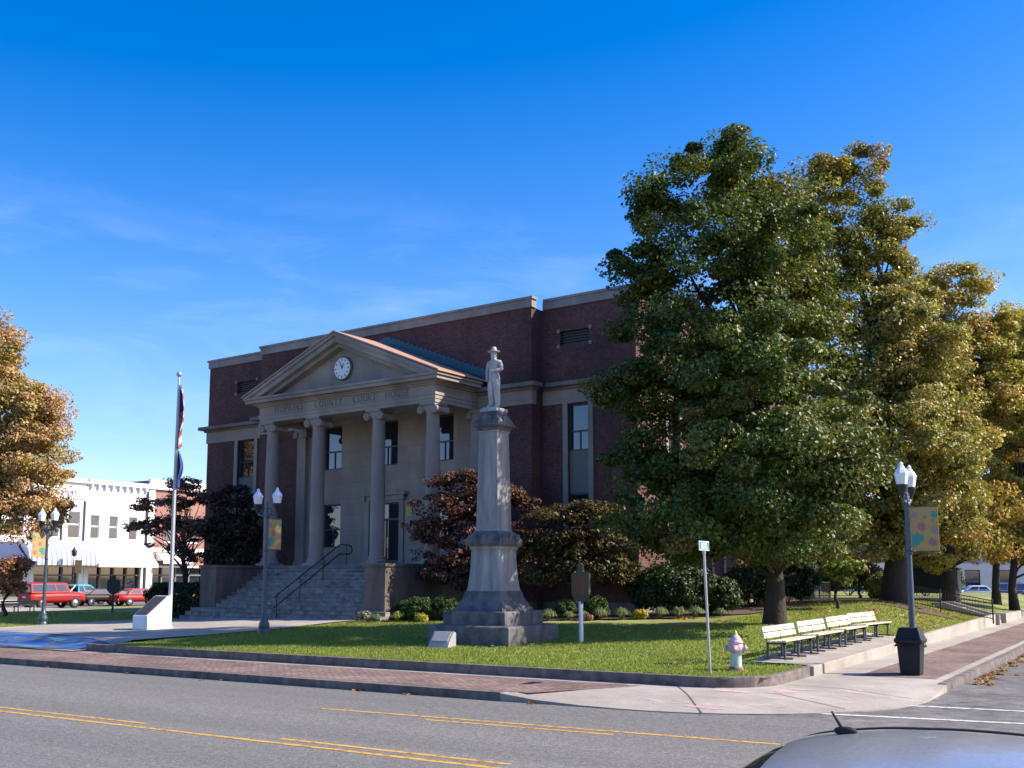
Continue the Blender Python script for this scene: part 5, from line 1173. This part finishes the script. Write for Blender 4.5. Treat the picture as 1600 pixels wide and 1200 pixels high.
tree('maple_tree','green and bronze maple with wide trunk on the mulch mound behind the lamp',(17.85,49.4,TZ(17.85,49.4)-.05),.48,t2,620,350,.128,OLIVE,23,(.4,1.3),'maples on the court house lawn',
     pos_pal=lambda p,r: (r.random(len(p)) < np.clip((p[:,0]+3)/14,0,.35), np.array([.33,.25,.075])*(.8+.5*r.random((len(p),1)))))
t3 = PB([(1548,540,44,60),(1505,450,42,48),(1462,470,36,44),(1535,500,40,50),(1450,530,45,60),(1515,560,80,75),(1470,600,60,70),(1480,670,85,90),(1545,660,75,85),(1510,775,85,75),(1550,800,60,55),(1440,865,46,28),(1490,868,46,26),(1540,855,44,30),(1570,600,40,60)],58.5,.8)
tree('maple_tree','golden maple behind the iron railing between the lamp and the right edge',(24.3,58.5,TZ(24.3,58.5)-.05),.36,t3,380,290,.15,GOLD,31,(.45,1.25),'maples on the court house lawn')
t4 = PB([(1592,525,40,45),(1578,560,42,56),(1600,600,50,60),(1560,640,40,50),(1588,690,70,85),(1575,800,62,60),(1545,740,55,60),(1560,855,48,32),(1605,850,48,34)],65,.8)
tree('maple_tree','golden maple with thin dark trunk before the white car at the right',(29.6,64.6,TZ(29.6,64.6)-.05),.2,t4,250,270,.16,GOLD,37,(.5,1.25),'maples on the court house lawn')
t5 = PB([(1618,535,52,60),(1630,560,60,80),(1650,690,75,95),(1625,800,70,62),(1700,640,80,110),(1590,840,50,36),(1640,850,60,36)],60,.9)
tree('maple_tree','golden maple at the right edge of the picture beside the side street',(28.6,60.2,TZ(28.6,60.2)-.05),.2,t5,240,270,.15,GOLD,41,(.5,1.25),'maples on the court house lawn')
tl = PB([(-8,545,42,58),(15,650,80,75),(45,720,62,62),(-60,600,95,115),(-45,745,110,95),(15,800,75,55),(70,790,34,28),(-90,700,100,120),(60,660,46,50)],55,1.0)
tree('autumn_tree','russet and gold tree spreading in from the left edge of the picture',(-30.5,55,TZ(-30.5,55)-.1),.42,tl,520,330,.122,AUT,43,(.45,1.2),None)
# saplings and ornamental trees near the court house
t6 = PB([(1305,905,26,16),(1325,890,26,18),(1300,880,28,16)],44,1)
tree('sapling','slender young tree with yellow green leaves behind the benches',(13.55,44,TZ(13.55,44)),.06,t6,40,28,.16,[((.17,.19,.03),3),((.12,.16,.03),2)],47,(.25,.5),None)
MAROON = [((.11,.04,.038),4),((.17,.075,.058),3),((.22,.12,.085),2),((.065,.032,.026),3),((.12,.085,.04),1)]
DK = .75
BROWNG = [((.06,.055,.02),3),((.11,.085,.03),3),((.17,.135,.04),2),((.11,.06,.035),1.5)]
def flatblobs(l, Y): return [(a,b,c,d,e,f*.8) for a,b,c,d,e,f in PB(l, Y, .7)]
tree('dogwood','maroon leaved dogwood left of the monument before the portico',(-1.7,43.1,TZ(-1.7,43.1)),.13,flatblobs([(725,752,52,22),(690,790,46,26),(770,775,58,28),(672,830,34,26),(720,830,74,36),(800,785,38,24),(795,840,54,36),(705,880,66,40),(775,890,64,40),(740,800,60,40),(735,910,50,20)],43.1),360,75,.115,MAROON,51,(.28,.6),'ornamental trees by the court house',True,None,3.6,(0,0),M['shrub_leaf'],-.7,.5,.9)
tree('dogwood','bronze green dogwood right of the monument below the tall wing window',(2.9,42.0,TZ(2.9,42.0)),.12,flatblobs([(865,805,48,20),(925,800,50,20),(845,850,44,30),(900,850,64,34),(955,842,50,28),(880,895,62,32),(945,890,55,32)],42.0),280,75,.115,BROWNG,53,(.28,.6),'ornamental trees by the court house',True,None,2.9,(0,0),M['shrub_leaf'],-.7,.5,.9)
tree('dogwood','spreading dark dogwood with pink tints left of the court house behind the hedge',(-16.9,54.5,TZ(-16.9,54.5)),.14,flatblobs([(285,758,24,18),(250,790,42,18),(300,780,40,26),(225,825,26,14),(275,825,50,24),(310,830,36,30),(300,870,30,16),(255,855,26,14)],54.5),165,55,.14,[((.08,.05,.03),2),((.20,.08,.065),3),((.36,.17,.14),3)],57,(.3,.6),'ornamental trees by the court house',True,None,4.4,(0,0),M['shrub_leaf'],-.6,.4,.9)
tree('dogwood','dense dark tree against the left wing of the court house',(-13.75,52.6,TZ(-13.75,52.6)),.13,flatblobs([(365,780,34,26),(345,830,26,40),(385,830,26,42),(365,870,40,40)],52.6),130,65,.15,[((.03,.028,.016),4),((.05,.03,.02),2)],59,(.35,.6),'ornamental trees by the court house',True,None,4.6,(0,0),M['shrub_leaf'],-.7,.6,.6)
t7 = PB([(1335,880,22,14),(1355,893,18,12)],66,1)
tree('dogwood','small pink leaved tree in front of the pale low building under the maples',(21.7,66,TZ(21.7,66)),.07,t7,45,40,.16,[((.24,.10,.11),3),((.17,.10,.06),2)],61,(.3,.6),'ornamental trees by the court house')
t8 = PB([(8,890,26,20),(20,915,20,16),(30,880,16,14)],54,1)
tree('dogwood','small russet tree at the far left edge beside the dark benches',(-25.9,54,TZ(-25.9,54)),.08,t8,70,50,.14,[((.42,.19,.11),3),((.30,.15,.07),2)],63,(.3,.55),'ornamental trees by the court house')
# a row of trees across the far street on the right
for i,(X,Y,h,pal) in enumerate(((40,150,11,GOLD),(54,160,13,OLIVE),(72,150,12,GOLD),(90,155,12,OLIVE))):
    bl = [(X,Y,h*.62,h*.36,h*.36,h*.3),(X-1.5,Y,h*.45,h*.3,h*.3,h*.22),(X+1.8,Y-.5,h*.5,h*.28,h*.28,h*.25)]
    tree('distant_tree',['golden tree far off behind the pale low building','olive tree far off behind the white building','golden tree far behind the white building, right part','olive tree far off beyond the right edge'][i],(X,Y,0),.35,bl,90,50,.45,pal,70+i,(.9,1.6),'trees beyond the far street')

# ------------------------------------------------------------------ shrubs and bedding plants
def shrub(name, label, cat, X, Y, rx, ry, rz_, n, per, size, pal, seed, group=None, r=(.14,.24), box=False, stems=True, up=.4, rot=0):
    zb = TZ(X,Y); t = thing(name, label, cat, (X,Y,zb), rot, group); rng = random.Random(seed); cl = []
    while len(cl) < n:
        if box:
            a, b, c = rng.uniform(-1,1), rng.uniform(-1,1), rng.uniform(0,1); f = rng.choice((0,0,1,1,2,2,3))
            if f == 0: a = math.copysign(1,a)
            elif f == 1: b = math.copysign(1,b)
            elif f == 2: c = 1
            k = .86 if c > .9 else 1; cl.append((a*rx*k, b*ry*k, .1+c*(2*rz_-.2), rng.uniform(*r)))
        else:
            d = Vector((rng.gauss(0,1),rng.gauss(0,1),rng.gauss(0,1))).normalized(); k = .72+.28*rng.random()
            if d.z < -.75: continue
            cl.append((d.x*rx*k, d.y*ry*k, rz_+d.z*rz_*k, rng.uniform(*r)))
    if stems:
        m = MB()
        for i in range(7): a = rng.random()*6.28; m.tube([(0.04*math.cos(a),.04*math.sin(a),-.05),(rx*.5*math.cos(a),ry*.5*math.sin(a),rz_*.9),(rx*.8*math.cos(a),ry*.8*math.sin(a),rz_*1.4)],[.03,.02,.008],5)
        m.build('stems', M['bark'], t)
    leaf_mesh('foliage', cl, per, size, pal, M['shrub_leaf'], t, seed, .8, up); return t
BOX = [((.05,.09,.02),3),((.07,.115,.028),3),((.095,.13,.04),1)]
YEW = [((.028,.05,.014),4),((.042,.066,.018),3),((.06,.08,.024),1.5)]
gb = 'round clipped shrubs before the portico'
shrub('clipped_shrub','small round shrub touching the right cheek wall of the steps','shrub',-4.25,42.1,.42,.42,.36,90,55,.06,BOX,101,gb,(.09,.15))
shrub('clipped_shrub','middle round clipped shrub between cheek wall and monument','shrub',-3.65,41.3,.52,.5,.46,130,60,.06,BOX,102,gb,(.10,.16))
shrub('clipped_shrub','wide round clipped shrub just left of the monument','shrub',-2.65,41.4,.58,.5,.46,130,60,.06,BOX,103,gb,(.10,.16))
shrub('clipped_shrub','round clipped shrub behind the historical marker, its right neighbour','shrub',3.3,41.0,.42,.42,.40,90,55,.06,BOX,104,gb,(.09,.15))
shrub('clipped_shrub','low clipped shrub peeping out left of the historical marker','shrub',2.1,41.2,.45,.42,.36,90,55,.06,BOX,105,gb,(.09,.15))
shrub('yew','broad dark clipped yew under the tall maple behind the sign post','shrub',6.45,42.0,1.75,1.2,1.02,430,70,.085,YEW,106,'clipped yews by the court house',(.2,.34))
shrub('yew','smaller dark yew at the right end of the planting bed, left of the maple trunk','shrub',8.3,41.9,.72,.7,.72,140,60,.085,YEW,107,'clipped yews by the court house',(.2,.3))
shrub('yew','dark ragged yew behind the maple trunk beside the court house wall','shrub',10.6,46.5,1.3,1.0,.95,200,55,.09,YEW,108,'clipped yews by the court house',(.2,.34))
shrub('yew','dark shrub against the side wall right of the maple trunk','shrub',13.0,50.0,1.5,1.0,1.0,200,55,.1,YEW,109,'clipped yews by the court house',(.2,.34))
shrub('yew','yellowing bush beside the wide maple trunk near the railing','shrub',19.7,55.5,.9,.8,.7,110,50,.11,[((.20,.18,.03),3),((.12,.14,.03),3)],110,None,(.2,.32))
shrub('bush','dark bush behind the iron railing under the golden maple','shrub',28.6,73,2.6,1.2,1.25,240,50,.13,YEW,112,'bushes behind the railing',(.25,.45))
shrub('bush','dark bush behind the wide maple trunk, left of the other bush','shrub',23.6,74,2.4,1.2,1.3,220,50,.13,YEW,113,'bushes behind the railing',(.25,.45))
shrub('hedge','dark box hedge left of the steps behind the flagpole','hedge',*S(-39.9,34.3)[:2],1.75,.65,.82,420,60,.08,[((.022,.036,.012),4),((.035,.05,.016),2)],111,None,(.16,.26),True,True,.3,RS)
gt = 'grassy tufts edging the planting bed'
TUF = [((.17,.20,.09),3),((.12,.16,.06),3),((.25,.26,.15),1.5)]
def tuft(X, Y, s, label, pal=TUF, seed=1, group=gt, name='grass_tuft', cat='bedding plant', bl=170):
    r = np.random.default_rng(seed); zb = TZ(X,Y)+.02; V_ = []; Fc = []; mb = MB()
    for k in range(bl):
        a = r.random()*6.283; sp = s*(.35+.65*r.random()); h = s*(.75+.5*r.random())*(1.15-sp/s*.55); w_ = .012+.008*r.random(); ox, oy = r.normal(size=2)*.06*s
        p = [(0,0),(sp*.45,h*.85),(sp*.85,h),(sp*1.05,h*.62)]; c, s_ = math.cos(a), math.sin(a); base = len(mb.v)
        for i,(q,z) in enumerate(p):
            ww = w_*(1-.25*i); mb.v += [(ox+q*c-s_*ww, oy+q*s_+c*ww, z),(ox+q*c+s_*ww, oy+q*s_-c*ww, z)]
        for i in range(3): mb.f.append((base+2*i,base+2*i+1,base+2*i+3,base+2*i+2)); mb.sm.append(True)
    o = mb.build(name, M['shrub_leaf'], None, fix=False, loc=(X,Y,zb)); n = len(mb.v); pc = np.array([c for c,_ in pal])[r.integers(0,len(pal),bl)]
    c4 = np.ones((bl,8,4)); c4[:,:,:3] = pc[:,None,:]; a_ = o.data.attributes.new('tint','FLOAT_COLOR','POINT'); a_.data.foreach_set('color', c4.reshape(-1)); return tag(o, label, cat, group)
tl_ = ['grassy tuft right behind the monument base, first of the bed edge','grassy tuft just left of the white marker post','grassy tuft just right of the white marker post','grassy tuft between the marker post and the yellow flowers, nearer the marker','grassy tuft just left of the yellow flowers','grassy tuft just right of the yellow flowers','grassy tuft halfway between yellow flowers and sign post','grassy tuft just left of the green sign post','grassy tuft just right of the green sign post, before the yew']
for i,(x,y) in enumerate(((856,962),(888,964),(912,965),(938,966),(970,966),(1032,965),(1060,964),(1088,962),(1128,958))):
    p = at(x,y,40.4); tuft(p[0], 40.2+.5*max(0,(x-1050)/80)+.15*(i % 2), .40 if i not in (1,2,8) else .30, tl_[i], TUF, 200+i)
YEL = [((.55,.42,.03),3),((.45,.36,.05),2),((.14,.17,.04),1)]
def mum(X, Y, label, seed, s=.26, pal=YEL): return shrub('chrysanthemum', label, 'flowers', X, Y, s, s, s*.62, 60, 40, .045, pal, seed, 'flowering plants in the bed', (.05,.09), False, False, .8)
mum(4.9, 40.3, 'bright yellow chrysanthemum in the middle of the planting bed edge', 301, .28)
mum(-3.5, 40.6, 'yellow flowers before the middle clipped shrub', 302, .24)
mum(2.85, 40.0, 'small red flowered plant beside the white marker post', 303, .17, [((.45,.12,.10),2),((.12,.15,.05),2),((.4,.3,.25),1)])
mum(-5.75, 41.0, 'white and pink flowers at the foot of the right cheek wall', 304, .34, [((.5,.42,.38),2),((.13,.17,.05),3),((.4,.25,.24),1)])
tuft(-4.45, 41.0, .36, 'pale yellowing tuft beside the cheek wall shrubs', [((.36,.33,.09),3),((.2,.24,.07),2)], 220)
tuft(-5.25, 40.95, .28, 'small green tuft at the lawn tip by the steps', TUF, 221)
